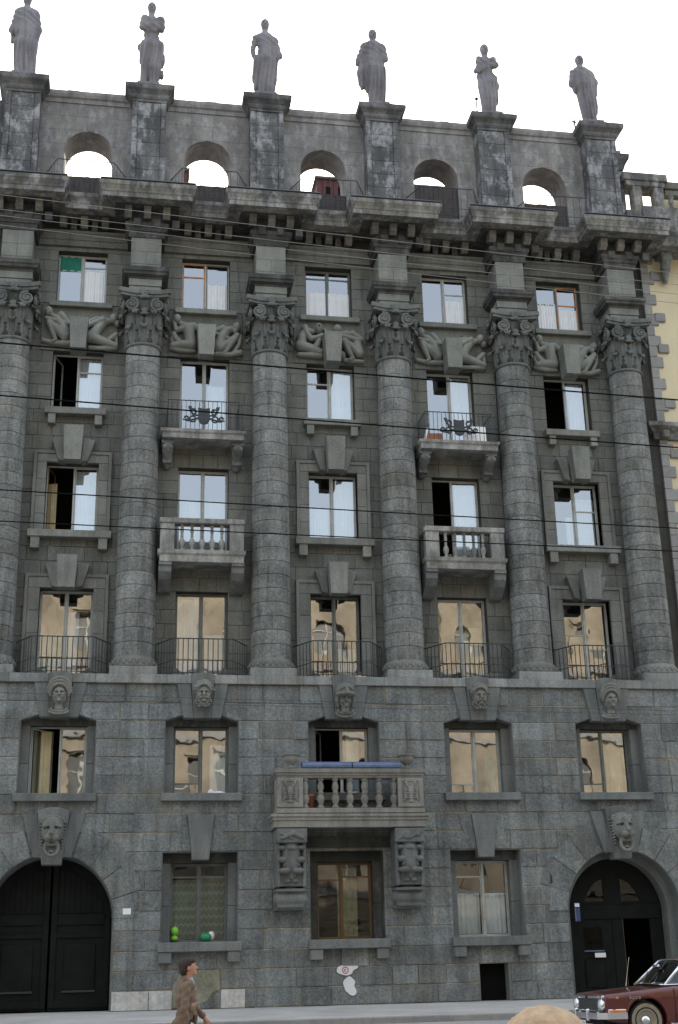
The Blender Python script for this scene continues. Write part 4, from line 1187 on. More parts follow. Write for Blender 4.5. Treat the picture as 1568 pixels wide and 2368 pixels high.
# ================================================================ iron railings in front of the tall windows
def railing(parent, c, hwf, hwb, yf, yb, z0, z1, n, zm=None, rb=.014):
    t = MB().tube([(c - hwb, yb, z1), (c - hwf, yf, z1), (c + hwf, yf, z1), (c + hwb, yb, z1)], .018, 6).build('railing', 'iron', parent)
    for z in ((z0 + .08,) if zm is None else (z0 + .08, zm)):
        MB().tube([(c - hwb, yb, z), (c - hwf, yf, z), (c + hwf, yf, z), (c + hwb, yb, z)], .012, 5).build('railing_rail', 'iron', t)
    pts = [(c - hwf + 2 * hwf * i / n, yf) for i in range(n + 1)]
    m_ = max(3, int(math.hypot(hwb - hwf, yb - yf) / (2 * hwf / n)))
    for sg in (-1, 1):
        for q in range(1, m_ + 1): pts.append((c + sg * (hwf + (hwb - hwf) * q / m_), yf + (yb - yf) * q / m_))
    me = MB().tube([(0, 0, z0), (0, 0, z1)], rb, 5).mesh('railing_bar', 'iron')
    for x, y in pts: link('railing_bar', me, t, (x, y, 0))
    return t
for i, c in enumerate(BC): railing(B, c, .90, 1.40, -.06, .80, 9.34, 10.47, 12, 9.80)
for i, c in enumerate(AB):
    zt = (27.50, 27.50, 27.50, 28.15, 27.75)[i]
    pa = bx('arch_parapet', 'board', B, c - .83, c + .83, 1.62, 1.70, 25.83, zt)
    for k in range(9): bx('plank', 'board', pa, c - .82 + .182 * k, c - .645 + .182 * k, 1.595, 1.62, 25.83, zt + R_.uniform(-.01, .02), b=.006)
for i, c in enumerate(AB): railing(B, c, .95, 1.35, .0, .88, 25.88, 27.08, 8, 26.25, .009)

# ================================================================ the small balconies (second and fourth bay)
def bal_slab(c, z0, z1, hw, yf):
    return MB().sweep([(c - hw + .06, 1.06), (c - hw + .06, yf + .06), (c + hw - .06, yf + .06), (c + hw - .06, 1.06)],
        [(-.3, z0), (0, z0), (0, z0 + (z1 - z0) * .55), (.05, z0 + (z1 - z0) * .7), (.07, z1), (-.3, z1)]).box(c - hw + .25, c + hw - .25, yf + .25, 1.06, z0 + .02, z1 - .01)
def scroll_bracket(top, bot, yf):
    s = SDF((-.28, yf - 1.04 - .12, bot - top - .05), (.28, .1, .05), .0175)
    H = top - bot; D = 1.04 - yf - .1
    s.box((0, -D / 2, -.06), (.2, D / 2, .06), .02, .0)
    s.chain([(0, -D * .78, -.2), (0, -D * .55, -H * .45), (0, -.12, -H * .85)], [.17, .15, .14], .03)
    s.box((0, -.2, -H * .45), (.15, .2, H * .42), .03, .03)
    for sg in (-1, 1):
        s.ell((sg * .09, -D * .95, -.22), (.08, .08, .09), .01); s.ell((sg * .1, -D * .7, -H * .42), (.07, .09, .08), .01)
        s.cap((sg * .10, -D * .9, -.3), (sg * .06, -.25, -H * .8), .035, .03, .01)
    s.ell((0, -D * .98, -.17), (.09, .07, .07), .01)
    return s.mesh('balcony_bracket', 'carve')
def plain_bracket(c, sg, top, bot, yf):
    x0, x1 = sorted((c + sg * .93, c + sg * 1.32))
    return MB().prof_x([(yf + .08, top), (yf + .08, top - .10), (yf + .15, top - .12), (yf + .16, top - .3), (yf + .35, top - .5), (.8, bot + .03), (1.04, bot), (1.1, bot), (1.1, top)], x0, x1)
sb = scroll_bracket(16.98, 16.25, .12)
bal_prof = [(.055, 0), (.075, .02), (.075, .05), (.045, .07), (.04, .10), (.075, .17), (.095, .25), (.085, .33), (.05, .39), (.035, .42), (.05, .45), (.05, .48), (.035, .51), (.05, .58), (.055, .66), (.045, .74), (.06, .77), (.07, .80), (.07, .84)]
def bal_mesh(h, rs): return MB().lathe([(r * rs, z / .84 * h) for r, z in bal_prof], n=14).mesh('baluster', 'balcony', True)
bm_s = bal_mesh(.86, 1.0)
for i, dx in ((1, -.07), (3, -.06)):
    c = BC[i] + dx
    # upper balcony with iron front
    s_ = bal_slab(c, 17.06, 17.36, 1.36, -.02).build('balcony', 'balcony', B)
    for sg in (-1, 1): o = link('balcony_bracket', sb, s_, (c + sg * 1.12, 1.04, 17.05))
    t = MB().tube([(c - 1.14, 1.0, 18.36), (c - 1.14, .02, 18.36), (c + 1.14, .02, 18.36), (c + 1.14, 1.0, 18.36)], .017).build('handrail', 'iron', s_)
    me = MB().tube([(0, 0, 17.36), (0, 0, 18.36)], .010, 5).mesh('railing_bar', 'iron')
    for q in range(17): link('railing_bar', me, s_, (c - 1.14 + 2.28 * q / 16, .02, 0))
    for sg in (-1, 1):
        for q in range(1, 7): link('railing_bar', me, s_, (c + sg * 1.14, .02 + .16 * q, 0))
    e = SDF((-.72, -.06, -.42), (.72, .06, .42), .012)      # wrought emblem: shield and scrolls
    e.box((0, 0, .03), (.19, .02, .20), .02, .01); e.ell((0, 0, -.18), (.17, .025, .14), .02)
    e.chain([(-.17, 0, .25), (0, 0, .21), (.17, 0, .25)], [.025] * 3, .01)
    for sg in (-1, 1):
        for cx_, cz_, r_ in ((.34, .13, .09), (.36, -.13, .10), (.56, -.10, .06)):
            pts = [(sg * (cx_ + r_ * math.cos(a)), 0, cz_ + r_ * math.sin(a)) for a in np.linspace(0, 5.2, 12)]
            e.chain(pts, [.026] * 12, .008)
        e.chain([(sg * .2, 0, .0), (sg * .35, 0, .03), (sg * .45, 0, .22), (sg * .5, 0, .31)], [.03, .035, .03, .02], .01)
        e.chain([(sg * .2, 0, -.1), (sg * .5, 0, -.2), (sg * .66, 0, -.16)], [.03, .03, .02], .01)
        e.ell((sg * .44, 0, .26), (.06, .03, .07), .01); e.ell((sg * .3, 0, .2), (.05, .03, .05), .01)
    link('iron_emblem', e.mesh('iron_emblem', 'iron'), s_, (c, -.02, 17.83))
    # lower balcony with stone balusters
    s_ = bal_slab(c, 12.93, 13.30, 1.36, -.02).build('balcony', 'balcony', B)
    for sg in (-1, 1):
        plain_bracket(c, sg, 12.93, 12.12, -.02).build('balcony_bracket', 'carve', s_)
        xa, xb = sorted((c + sg * .86, c + sg * 1.30)); bx('pedestal', 'balcony', s_, xa, xb, .02, .36, 13.30, 14.17, b=.015)
        for q in range(2): bx('handrail_side' if q else 'pedestal', 'balcony', s_, *(sorted((c + sg * 1.0, c + sg * 1.26)) + ([.36, 1.06, 14.20, 14.34] if q else [.9, 1.06, 13.3, 14.2])))
        for q in range(3): link('baluster', bm_s, s_, (c + sg * 1.14, .48 + .17 * q, 13.31))
    bx('handrail', 'balcony', s_, c - 1.33, c + 1.33, -.02, .38, 14.17, 14.34, b=.02)
    for q in range(5): link('baluster', bm_s, s_, (c - .62 + .31 * q, .16, 13.31))

# ================================================================ the big middle balcony
c = BC[2]
BB = MB().sweep([(c - 2.25, .1), (c - 2.25, -.92), (c + 2.25, -.92), (c + 2.25, .1)],
    [(-.4, 4.80), (-.06, 4.80), (-.02, 4.80), (-.02, 4.98), (.02, 5.0), (.02, 5.06), (.07, 5.10), (.07, 5.17), (-.4, 5.19)]).box(c - 2.0, c + 2.0, -.7, .1, 4.83, 5.17).build('big_balcony', 'bigbal', B)
bx('balcony_base', 'bigbal', BB, c - 2.17, c + 2.17, -.98, .02, 5.185, 5.33, b=.015)
MB().sweep([(c - 2.12, .1), (c - 2.12, -.92), (c + 2.12, -.92), (c + 2.12, .1)], [(-.36, 6.19), (.0, 6.19), (.02, 6.24), (.05, 6.27), (.05, 6.31), (.09, 6.34), (.09, 6.45), (-.36, 6.46)]).build('handrail', 'bigbal', BB)
bal_prof2 = [(.075, 0), (.085, .02), (.085, .06), (.055, .09), (.05, .12), (.085, .2), (.095, .27), (.085, .34), (.05, .40), (.07, .42), (.07, .46), (.05, .48), (.08, .55), (.082, .62), (.06, .72), (.045, .75), (.07, .77), (.085, .80), (.085, .84)]
_bp = bal_prof; bal_prof = bal_prof2; bm_b = bal_mesh(.86, 1.2); bal_prof = _bp; bm_b.materials[0] = M['bigbal']
for x in (-.86, -.43, 0, .43, .86, -1.31, 1.31): link('baluster', bm_b, BB, (c + x, -.80, 5.33))
for sg in (-1, 1):
    for q in range(3): link('baluster', bm_b, BB, (c + sg * 2.02, -.42 + .27 * q, 5.33))
ls = SDF((-.40, -.12, -.45), (.40, .08, .45), .012)
ls.box((0, .03, 0), (.385, .05, .43), .01, 0); ls.box((0, -.03, 0), (.25, .035, .33), .01, 0, sub=True)
ls.ell((0, -.03, .05), (.075, .055, .15), .01); ls.ell((0, -.02, -.1), (.05, .035, .12), .01); ls.ell((0, -.02, -.25), (.08, .03, .05), .01)
for sg in (-1, 1):
    ls.chain([(sg * .05, -.02, .15), (sg * .12, -.02, .22), (sg * .14, -.02, .29)], [.025, .03, .045], .01)
    for q in range(5): ls.chain([(sg * .05, -.03, .09 - .065 * q), (sg * .14, -.035, .12 - .065 * q), (sg * .21, -.03, .05 - .07 * q)], [.019] * 3, .004)
lob = ls.mesh('lobster_relief', 'bigbal')
for sg in (-1, 1):
    p_ = bx('pedestal', 'bigbal', BB, *sorted((c + sg * 1.40, c + sg * 2.14)), -.96, -.2, 5.33, 6.19, b=.012)
    o = link('lobster_relief', lob, BB, (c + sg * 1.77, -.985, 5.76)); o.scale = (.98, 1, .96)
# acanthus consoles under it
def console(kind):
    s = SDF((-.50, -1.0, -2.32), (.50, .08, .02), .019)
    s.box((0, -.44, -.22), (.44, .46, .20), .02, 0)                # relief block
    if kind:
        s.chain([(-.30, -.92, -.30), (.05, -.92, -.16), (.30, -.92, -.28)], [.04, .07, .05], .02); s.chain([(-.32, -.92, -.16), (.0, -.92, -.30)], [.03, .03], .01)
    else:
        s.ell((-.10, -.91, -.22), (.15, .05, .12), .01); s.ell((.22, -.91, -.2), (.1, .05, .07), .01); s.chain([(.0, -.92, -.3), (.3, -.92, -.12)], [.03, .04], .01); s.chain([(-.3, -.92, -.32), (-.1, -.92, -.15)], [.025] * 2, .01)
    s.chain([(0, -.62, -.62), (0, -.62, -1.0), (0, -.45, -1.4), (0, -.32, -1.62)], [.27, .24, .20, .17], .06)
    s.box((-0, -.32, -1.0), (.37, .32, .60), .03, .02)
    for sg in (-1, 1):
        s.box((sg * .37, -.38, -1.0), (.05, .37, .62), .03, .01)
        s.ell((sg * .27, -.74, -.55), (.12, .14, .075), .01); s.ell((sg * .27, -.80, -.88), (.12, .14, .09), .01)
        s.ell((sg * .20, -.80, -1.18), (.17, .12, .085), .01); s.ell((sg * .34, -.58, -1.42), (.09, .12, .07), .01); s.ell((sg * .11, -.66, -1.45), (.10, .10, .06), .01)
        for q in range(3): s.cap((sg * (.06 + .09 * q), -.70, -1.12), (sg * (.03 + .05 * q), -.50, -1.5), .025, .018, .006)
        s.cap((sg * .12, -.82, -.7), (sg * .22, -.80, -1.05), .03, .03, .01)
    s.ell((0, -.86, -.56), (.15, .09, .075), .01); s.ell((0, -.70, -1.36), (.06, .08, .06), .01)
    s.box((0, -.32, -1.70), (.42, .34, .045), .01, .005)
    s.box((0, -.25, -1.95), (.38, .27, .22), .03, .005)
    s.chain([(-.3, -.40, -1.92), (.3, -.40, -1.92)], [.19, .19], .02)
    s.bump(-.012, lambda X, Y, Z_: np.where(Z_ < -1.76, np.sin((X + Z_) * 55) * np.sin((X - Z_) * 55), 0))
    s.box((0, -.18, -2.2), (.42, .2, .03), .01, .01)
    return s.mesh('acanthus_console', 'carve')
for sg, kd in ((-1, 1), (1, 0)): link('acanthus_console', console(kd), BB, (c + sg * 1.72, 0, 4.79))
bx('console_backing', 'balcony_shade', BB, c - 1.13, c + 1.13, .02, .3, 4.225, 4.8)  # coloured dark for the shade beneath the slab
ph = MB().sweep([(c - 1.25, .05), (c - 1.25, -.12), (c + 1.25, -.12), (c + 1.25, .05)], [(-.2, 4.3), (0, 4.3), (.04, 4.4), (.1, 4.6), (-.2, 4.62)]).build('lintel_moulding', 'balcony_shade', BB)

# ================================================================ gates
for gi, c in enumerate((BC[0], BC[4])):
    y = .85 if gi == 0 else .95
    # stone reveal ring
    for r0, ya in ((AR - .02, .5), ) if gi == 0 else ((AR - .02, .5),):
        ring = MB(); n = 20; pts_o = arch_poly(c, AR + .15, 0, AZ, n)[2:]; pts_i = arch_poly(c, AR - (.05 if gi == 0 else .22), 0, AZ, n)[2:]
        O = [(c + AR + .15, 0)] + pts_o + [(c - AR - .15, 0)]; I = [(c + AR - (.05 if gi == 0 else .22), 0)] + pts_i + [(c - AR + (.05 if gi == 0 else .22), 0)]
        k = len(O); vs = [(x, ya, z) for x, z in O] + [(x, ya, z) for x, z in I] + [(x, ya + .5, z) for x, z in I]
        ring.add(vs, [(i, i + 1, k + i + 1, k + i) for i in range(k - 1)] + [(k + i, k + i + 1, 2 * k + i + 1, 2 * k + i) for i in range(k - 1)])
        ring.build('gate_reveal', 'low_smooth', B)
    gt = empty('gate'); gt.parent = B
    if gi == 0:
        for sg in (-1, 1):
            n = 10
            P_ = [(c + sg * .03, .04), (c + sg * (AR - .06), .04), (c + sg * (AR - .06), AZ)] + [(c + sg * max(.03, (AR - .06) * math.cos(math.pi / 2 * i / n)), AZ + (AR - .06) * math.sin(math.pi / 2 * i / n)) for i in range(1, n + 1)]
            MB().prism(P_, y, y + .06).build('gate_leaf', 'gate', gt)
            for k in range(8):
                x = c + sg * (.22 + .155 * k); zt = AZ + math.sqrt(max(.05, (AR - .35) ** 2 - (.22 + .155 * k) ** 2)); zb = 2.62
                if zt > zb + .1: bx('plank', 'gate', gt, *sorted((x, x + sg * .145)), y - .02, y + .01, zb, zt, b=.006)
            fr = MB()
            for (xa, xb, za, zb) in ((.03, .2, .1, AZ + 1.6), (1.52, 1.68, .1, 2.5), (.2, 1.52, 2.3, 2.6), (.2, 1.52, .1, .3), (.2, 1.52, 1.95, 2.08)):
                fr.bbox(*sorted((c + sg * xa, c + sg * xb)), y - .05, y, za, zb, b=.01)
            fr.build('gate_rail', 'gate', gt)
            bx('gate_panel', 'gate', gt, *sorted((c + sg * .42, c + sg * 1.30)), y - .035, y, .55, 1.8, b=.02)
            bx('kick_bar', 'iron', gt, *sorted((c + sg * .40, c + sg * 1.32)), y - .075, y - .04, .50, .56, b=.01)
    else:
        n = 12; R2 = AR - .23
        pts = arch_poly(c, R2, 2.26, AZ, 20)
        f1 = arch_poly(c, R2, 2.22, AZ, 20)
        fan = lambda sg: [(c + sg * .28, 2.72), (c + sg * .90, 2.72), (c + sg * .78, 3.0), (c + sg * .55, 3.26), (c + sg * .28, 3.40)]
        tym = wall_with_holes(f1, [fan(-1), fan(1)], y, y + .07).build('gate_tympanum', 'gate', gt)
        for sg in (-1, 1): MB().prism(fan(sg), y + .03, y + .035).build('fanlight_pane', 'glass_dark', gt)
        bx('gate_rail', 'gate', gt, c - R2 + .02, c + R2 - .02, y - .05, y + .05, 2.20, 2.62, b=.012)
        bx('gate_post', 'gate', gt, c - .09, c + .25, y - .03, y + .05, .03, 2.2, b=.012)
        for xa, xb in ((-R2 + .02, -R2 + .3), (R2 - .42, R2 - .02)): bx('gate_post', 'gate', gt, c + xa, c + xb, y - .02, y + .05, .03, 2.2, b=.012)
        xa, xb = c - R2 + .3, c - .09
        d = wall_with_holes(rect(xa, xb, .05, 2.2), [rect(xa + .22, xa + .80, 1.30, 1.98)], y, y + .05).build('gate_leaf', 'gate', gt)
        bx('door_pane', 'glass_dark', gt, xa + .22, xa + .80, y + .02, y + .025, 1.30, 1.98)
        bx('door_ledge', 'blue', gt, xa + .20, xa + .84, y - .04, y, 1.27, 1.31, b=.006)
        bx('gate_panel', 'gate', gt, xa + .2, xa + .82, y - .02, y, .25, 1.08, b=.02)
        mb = MB().box(c + .25, c + .27, y, y + .9, .05, 2.2); rot_about(mb, c + .25, y, 0.12); mb.build('gate_leaf', 'frame_brown', gt)['label'] = 'door leaf standing open inwards'
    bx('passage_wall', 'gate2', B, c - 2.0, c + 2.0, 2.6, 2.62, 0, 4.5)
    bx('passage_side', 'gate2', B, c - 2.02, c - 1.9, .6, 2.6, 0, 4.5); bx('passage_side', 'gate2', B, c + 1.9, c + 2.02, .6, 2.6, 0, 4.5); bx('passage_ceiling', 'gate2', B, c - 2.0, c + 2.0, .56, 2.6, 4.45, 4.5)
bx('cellar_hatch', 'gate2', B, 3.8, 4.76, .42, .45, 0, 1.0)
bx('cellar_jamb', 'low_smooth', B, 4.70, 4.758, .02, .45, 0, 1.0)
bx('cellar_jamb', 'low_smooth', B, 3.802, 3.84, .02, .45, 0, 1.0)
# mortar patch and white splashes on the wall
def blob(cx, cz, rx, rz, seed, n=28, jag=.18):
    r = random.Random(seed); ph = [r.uniform(0, 6.28) for _ in range(5)]
    P_ = []
    for i in range(n):
        a = 2 * math.pi * i / n; q = 1 + sum(jag / (k + 1) * math.sin((k + 2) * a + ph[k]) for k in range(5)); P_.append((cx + rx * q * math.cos(a), cz + rz * q * math.sin(a)))
    return P_
bp_ = [(-4.95, .03), (-4.98, .55), (-4.72, .98), (-4.2, 1.02), (-3.68, 1.02), (-3.64, .5), (-3.85, .42), (-4.0, .2), (-4.3, .10), (-4.6, .05)]
MB().prism(bp_, -.035, .02, .01).build('plaster_patch', 'plaster', B)
MB().prism(blob(-.06, .95, .29, .15, 2, jag=.16), -.032, .02).build('white_splash', 'whitepaint', B)
MB().prism(blob(.02, .50, .19, .22, 5, jag=.20), -.033, .02).build('white_splash', 'whitepaint', B)
MB().lathe([(.07, 0), (.07, -.004), (.095, -.004), (.095, 0)], (-.10, -.034, .92), 24, 'Y', cap=False).build('painted_ring', 'red', B)
MB().lathe([(.018, 0), (.018, -.004), (.035, -.004), (.035, 0)], (-.10, -.034, .92), 16, 'Y', cap=False, a0=.7, a1=5.4).build('painted_letter', 'black', B)
MB().prism(blob(-.11, 1.15, .09, .03, 8), -.0285, .02).build('red_smear', 'red', B)
for xa, xb in ((-6.62, -5.62), (-5.60, -4.97), (-3.62, -2.95)): bx('light_base_course', 'pale', B, xa, xb, -.03, .02, .005, .49, b=.01)
# ================================================================ statues on the attic piers
def statue(i, label, bx0, by0, head, parts, legs):
    """pixels of an enlarged view; bx0,by0 = middle of the feet"""
    sx, sz = .0089, .0098
    sx = .0070 if i == 0 else .0081
    P = lambda x, y, dy=0: ((x - bx0) * sx, dy, (by0 - y) * sz)
    s = SDF((-.8, -.52, -.06), (.8, .46, 3.75), .024)
    hx, hy = head
    s.ell(P(hx, hy, -.04), (.155, .18, .24), .03)
    s.ell(P(hx, hy - 8, .02), (.16, .17, .20), .03)
    s.cap(P(hx, hy + 14), P(hx, hy + 42), .10, .13, .05)
    s.cap(P(hx, hy, -.2), P(hx, hy + 6, -.23), .03, .04, .02)
    for p in parts:
        pts = p[0]; dy = p[1]; k = p[2] if len(p) > 2 else .08
        s.chain([P(pts[q], pts[q + 1], dy) for q in range(0, len(pts), 3)], [pts[q + 2] * .0085 for q in range(0, len(pts), 3)], k, flat=.8)
    for pts in legs:
        s.chain([P(pts[q], pts[q + 1], -.02) for q in range(0, len(pts), 3)], [pts[q + 2] * .0093 for q in range(0, len(pts), 3)], .06)
    s.bump(.026, lambda X, Y, Z_: np.sin(X * 42 + 3 * np.sin(Z_ * 1.7 + i)) * np.clip((2.1 - Z_) / .6, 0, 1) * (Z_ > .05) + .8 * np.sin(X * 16 + Z_ * 26 + i) * np.clip(1 - np.abs(Z_ - 2.35) / .45, 0, 1))
    for sg in (-1, 1): s.ell(P(hx + sg * 6, hy - 1, -.17), (.04, .04, .03), .01, sub=True)
    me = s.mesh('statue', 'statue')
    root = empty('statue', ([-10.80, -6.40, -2.14, 2.08, 6.42, 10.43][i], 1.28, 30.965))
    tag(root, label, 'statue', 'stone statues on the attic piers')
    link('figure', me, root, (0, 0, .28)).scale = (1, 1, 1.035)
    MB().bbox(-.47, .47, -.40, .42, 0, .20, b=.02).bbox(-.40, .40, -.34, .36, .20, .32, b=.02).build('pedestal', 'statue', root)
statue(0, 'stone statue in a long cloak with bent elbow, on the leftmost pier', 130, 352, (122, 20),
    [((90, 82, 24, 155, 82, 26), 0), ((122, 95, 48, 125, 160, 42, 130, 235, 40), 0), ((88, 88, 22, 66, 165, 20, 110, 150, 18), -.1), ((160, 88, 26, 172, 150, 26, 165, 240, 18), 0), ((66, 150, 20, 68, 200, 14), .05, .05), ((160, 230, 24, 165, 320, 16), 0), ((100, 230, 26, 110, 340, 20), 0)],
    [(115, 220, 36, 112, 345, 20), (145, 220, 36, 150, 350, 20)])
statue(1, 'stone statue with arms crossed over its chest, second pier from the left', 685, 380, (690, 35),
    [((662, 98, 20, 728, 100, 22), 0), ((690, 105, 38, 692, 165, 30, 695, 215, 40), 0), ((660, 100, 18, 655, 135, 18, 715, 125, 16), -.25, .04), ((730, 100, 20, 732, 135, 18, 680, 145, 16), -.2, .04), ((655, 200, 22, 658, 270, 12), .1), ((728, 190, 22, 735, 260, 18, 728, 300, 12), .05), ((715, 340, 14, 738, 325, 16, 742, 310, 8), 0, .04)],
    [(680, 210, 36, 672, 300, 24, 662, 370, 16), (712, 210, 34, 712, 300, 24, 706, 372, 16)])
statue(2, 'stone statue with hand on hip and sky showing through the elbow, third pier', 1225, 418, (1225, 100),
    [((1188, 160, 18, 1260, 168, 20), 0), ((1225, 165, 38, 1228, 215, 32, 1225, 260, 38), 0), ((1182, 160, 15, 1168, 215, 11, 1172, 240, 11, 1200, 252, 12), 0, .02), ((1264, 170, 22, 1284, 230, 18, 1258, 262, 16), 0), ((1200, 260, 28, 1190, 330, 22, 1182, 382, 13), 0), ((1255, 270, 24, 1255, 340, 20, 1250, 400, 13), .02)],
    [(1215, 270, 36, 1212, 400, 18), (1240, 270, 34, 1242, 405, 18)])
statue(3, 'broad stone statue with a mantle hanging from one elbow, fourth pier', 185, 485, (172, 168),
    [((135, 222, 20, 208, 224, 20), 0), ((172, 230, 44, 172, 290, 44, 165, 340, 44), 0), ((132, 222, 18, 112, 270, 16, 92, 298, 11), 0), ((212, 225, 18, 222, 275, 17, 185, 290, 16), -.1), ((120, 280, 22, 122, 340, 24, 120, 395, 18), .05), ((195, 300, 24, 200, 380, 20), 0)],
    [(160, 330, 40, 168, 478, 18), (190, 330, 34, 198, 482, 18)])
statue(4, 'slender stone statue with raised hand beside a thin pole, fifth pier', 700, 505, (692, 208),
    [((665, 262, 18, 722, 262, 18), 0), ((692, 268, 34, 695, 320, 28, 698, 360, 36), 0), ((660, 262, 16, 655, 300, 14, 640, 318, 11, 690, 300, 14), -.15, .04), ((724, 262, 18, 735, 282, 16, 700, 290, 14), -.15, .04), ((725, 330, 20, 730, 380, 15), 0), ((665, 330, 18, 675, 380, 16), 0)],
    [(685, 370, 32, 683, 500, 17), (715, 370, 30, 714, 430, 24, 708, 500, 16)])
statue(5, 'stone statue wrapped in a wide mantle leaning to one side on the rightmost pier', 1178, 552, (1148, 265),
    [((1118, 325, 20, 1180, 325, 22), 0), ((1148, 330, 44, 1155, 380, 48, 1165, 410, 38), 0), ((1112, 325, 18, 1103, 370, 17, 1125, 400, 15), 0), ((1190, 325, 24, 1208, 360, 22, 1200, 410, 18), 0), ((1140, 400, 24, 1150, 470, 20), 0), ((1190, 410, 20, 1188, 490, 18), 0)],
    [(1160, 420, 32, 1158, 545, 16), (1182, 420, 30, 1190, 470, 22, 1186, 548, 16)])
o = MB().tube([(0, 0, 0), (-.02, 0, 1.3)], [.035, .02], 6).lathe([(.03, 1.0), (.07, 1.02), (.07, 1.06), (.03, 1.08)], (0, 0, 0), 8).build('pole', 'iron', None, loc=(5.93, 1.3, 30.97)); tag(o, 'thin dark lightning pole beside the slender statue on the fifth pier', 'pole')
o = MB().tube([(0, 0, 0), (-.02, 0, .5)], .03, 6).bbox(-.12, .06, -.02, .02, .3, .36, b=.005).build('pole', 'iron', None, loc=(9.75, 1.25, 30.97)); tag(o, 'short stub of pole at the edge of the rightmost pier cap', 'pole')

# ================================================================ roof structures seen through the arches
def shed(x0, x1, y0, y1, z0, z1, label, door=None):
    r = empty('roof_shed', ((x0 + x1) / 2, y0, z0)); tag(r, label, 'roof shed')
    def P(nm, mt, *a, b=.0):
        mb = MB(); (mb.bbox(*a, b=b) if b else mb.box(*a)); mb.v = [(x - r.location.x, y - r.location.y, z - r.location.z) for x, y, z in mb.v]; return mb.build(nm, mt, r)
    P('shed_wall', 'shed', x0, x1, y0, y1, z0, z1)
    n = int((x1 - x0) / .22)
    for k in range(n): P('plank', 'shed', x0 + k * .22 + .01, x0 + k * .22 + .21, y0 - .03, y0, z0, z1 - .02, b=.006)
    P('shed_roof', 'roof', x0 - .1, x1 + .1, y0 - .15, y1 + .1, z1, z1 + .08, b=.01)
    for k in range(2 if x1 - x0 > 1 else 0): P('vent', 'dark', x0 + .35 + .5 * k, x0 + .55 + .5 * k, y0 - .045, y0 - .03, z1 - .75, z1 - .35)
    if door: P('doorway', 'dark', door[0], door[1], y0 - .05, y0 - .032, z0, door[2])
shed(.48, 1.9, 6, 8, 25.8, 31.1, 'dark red plank shed on the roof behind the middle arch')
shed(3.6, 7.0, 6, 8, 25.8, 31.05, 'dark red roof shed with a black doorway behind the fourth arch', (5.4, 6.3, 31.0))
shed(-5.1, -4.75, 6, 8, 25.8, 31.0, 'sliver of a reddish shed at the left side of the second arch')

# ================================================================ neighbour on the right
NB = empty('neighbour_house', (14, 1, 0)); tag(NB, 'cream stucco house with grey corner stones adjoining the granite building on the right', 'building')
def NP(mb, nm, mt, parent=None, smooth=False):
    par = parent or NB
    mb.v = [(x - 14, y - 1, z) for x, y, z in mb.v]; return mb.build(nm, mt, par, smooth)
wl = NP(MB().box(11.62, 60, 1.0, 12, 0, 26.9), 'wall', 'yellow')  # unseen far length added to block low side sky
rq = random.Random(2)
z = 10.0; k = 0
while z < 26.2:
    h_ = .42; w_ = .36 if k % 2 else .62
    if not 18.05 < z < 18.8: NP(MB().bbox(11.60, 11.62 + w_ * .75, .93, 1.3, z, z + h_ - .012, b=.01), 'quoin', 'quoin', wl)
    z += h_; k += 1
z = 0
while z < 9.9:
    x = 11.62
    while x < 16.5: w_ = rq.uniform(.8, 1.2); NP(MB().bbox(x, x + w_ - .014, .9, 1.2, z, z + .52, b=.012), 'stone_block', 'quoin', wl); x += w_
    z += .535
for z in (22.75, 21.5, 19.35, 17.45, 24.45): NP(MB().bbox(11.95, 12.35, .90, 1.1, z, z + .34, b=.02), 'corner_boss', 'quoin', wl)
cz = NP(MB().sweep([(11.38, 2.2), (11.38, .85), (19, .85)], [(-.3, 18.1), (0, 18.1), (.02, 18.3), (.12, 18.42), (.25, 18.52), (.26, 18.66), (-.3, 18.75)]), 'string_cornice', 'cornice')
for q in range(9): NP(MB().bbox(11.6 + q * .75, 11.85 + q * .75, .58, .9, 18.08, 18.36, b=.03), 'corbel', 'cornice', cz)
cz = NP(MB().sweep([(12.02, -.2), (19, -.2)], [(-1.3, 25.4), (-.1, 25.3), (0, 25.45), (.02, 25.6), (.12, 25.75), (.14, 25.95), (-1.3, 26.0)]), 'main_cornice', 'cornice')
NP(MB().box(11.62, 19, .2, 1.2, 26.0, 27.1), 'blocking_course', 'cornice')
s = SDF((-.3, -.6, -1.3), (.3, .1, .1), .03); s.box((0, -.25, -.1), (.22, .3, .12), .02, .01); s.chain([(0, -.4, -.25), (0, -.25, -.7), (0, -.1, -1.1)], [.2, .17, .1], .05)
for sg in (-1, 1): s.ell((sg * .12, -.48, -.35), (.1, .12, .12), .02); s.ell((sg * .08, -.35, -.7), (.08, .1, .1), .02)
s.ell((0, -.2, -1.1), (.08, .1, .16), .02)
cons = s.mesh('leaf_console', 'carve')
for x in (12.45, 15.4): link('leaf_console', cons, NB, (x - 14, -.05, 25.45))
# its roof balustrade
NP(MB().bbox(11.35, 13.1, .95, 1.75, 28.72, 29.05, b=.02), 'handrail', 'cornice'); NP(MB().bbox(11.45, 13.0, 1.0, 1.7, 28.5, 28.72, b=.02), 'handrail_moulding', 'cornice')
NP(MB().bbox(13.1, 19, 1.2, 1.7, 28.62, 28.92, b=.02), 'handrail', 'cornice'); NP(MB().bbox(13.1, 19, 1.3, 1.65, 28.4, 28.62, b=.02), 'handrail_moulding', 'cornice')
NP(MB().bbox(11.35, 19, .95, 1.75, 27.1, 27.4, b=.02), 'balustrade_base', 'cornice')
for x in (11.72, 12.58): NP(MB().bbox(x, x + .34, 1.02, 1.5, 27.4, 28.5, b=.02), 'balustrade_pier', 'cornice')
bq = MB().lathe([(r * 1.9, z / .84 * 1.02) for r, z in bal_prof], n=14).mesh('baluster', 'cornice', True)
for q in range(8): link('baluster', bq, NB, (13.38 + .55 * q - 14, .45, 27.4))
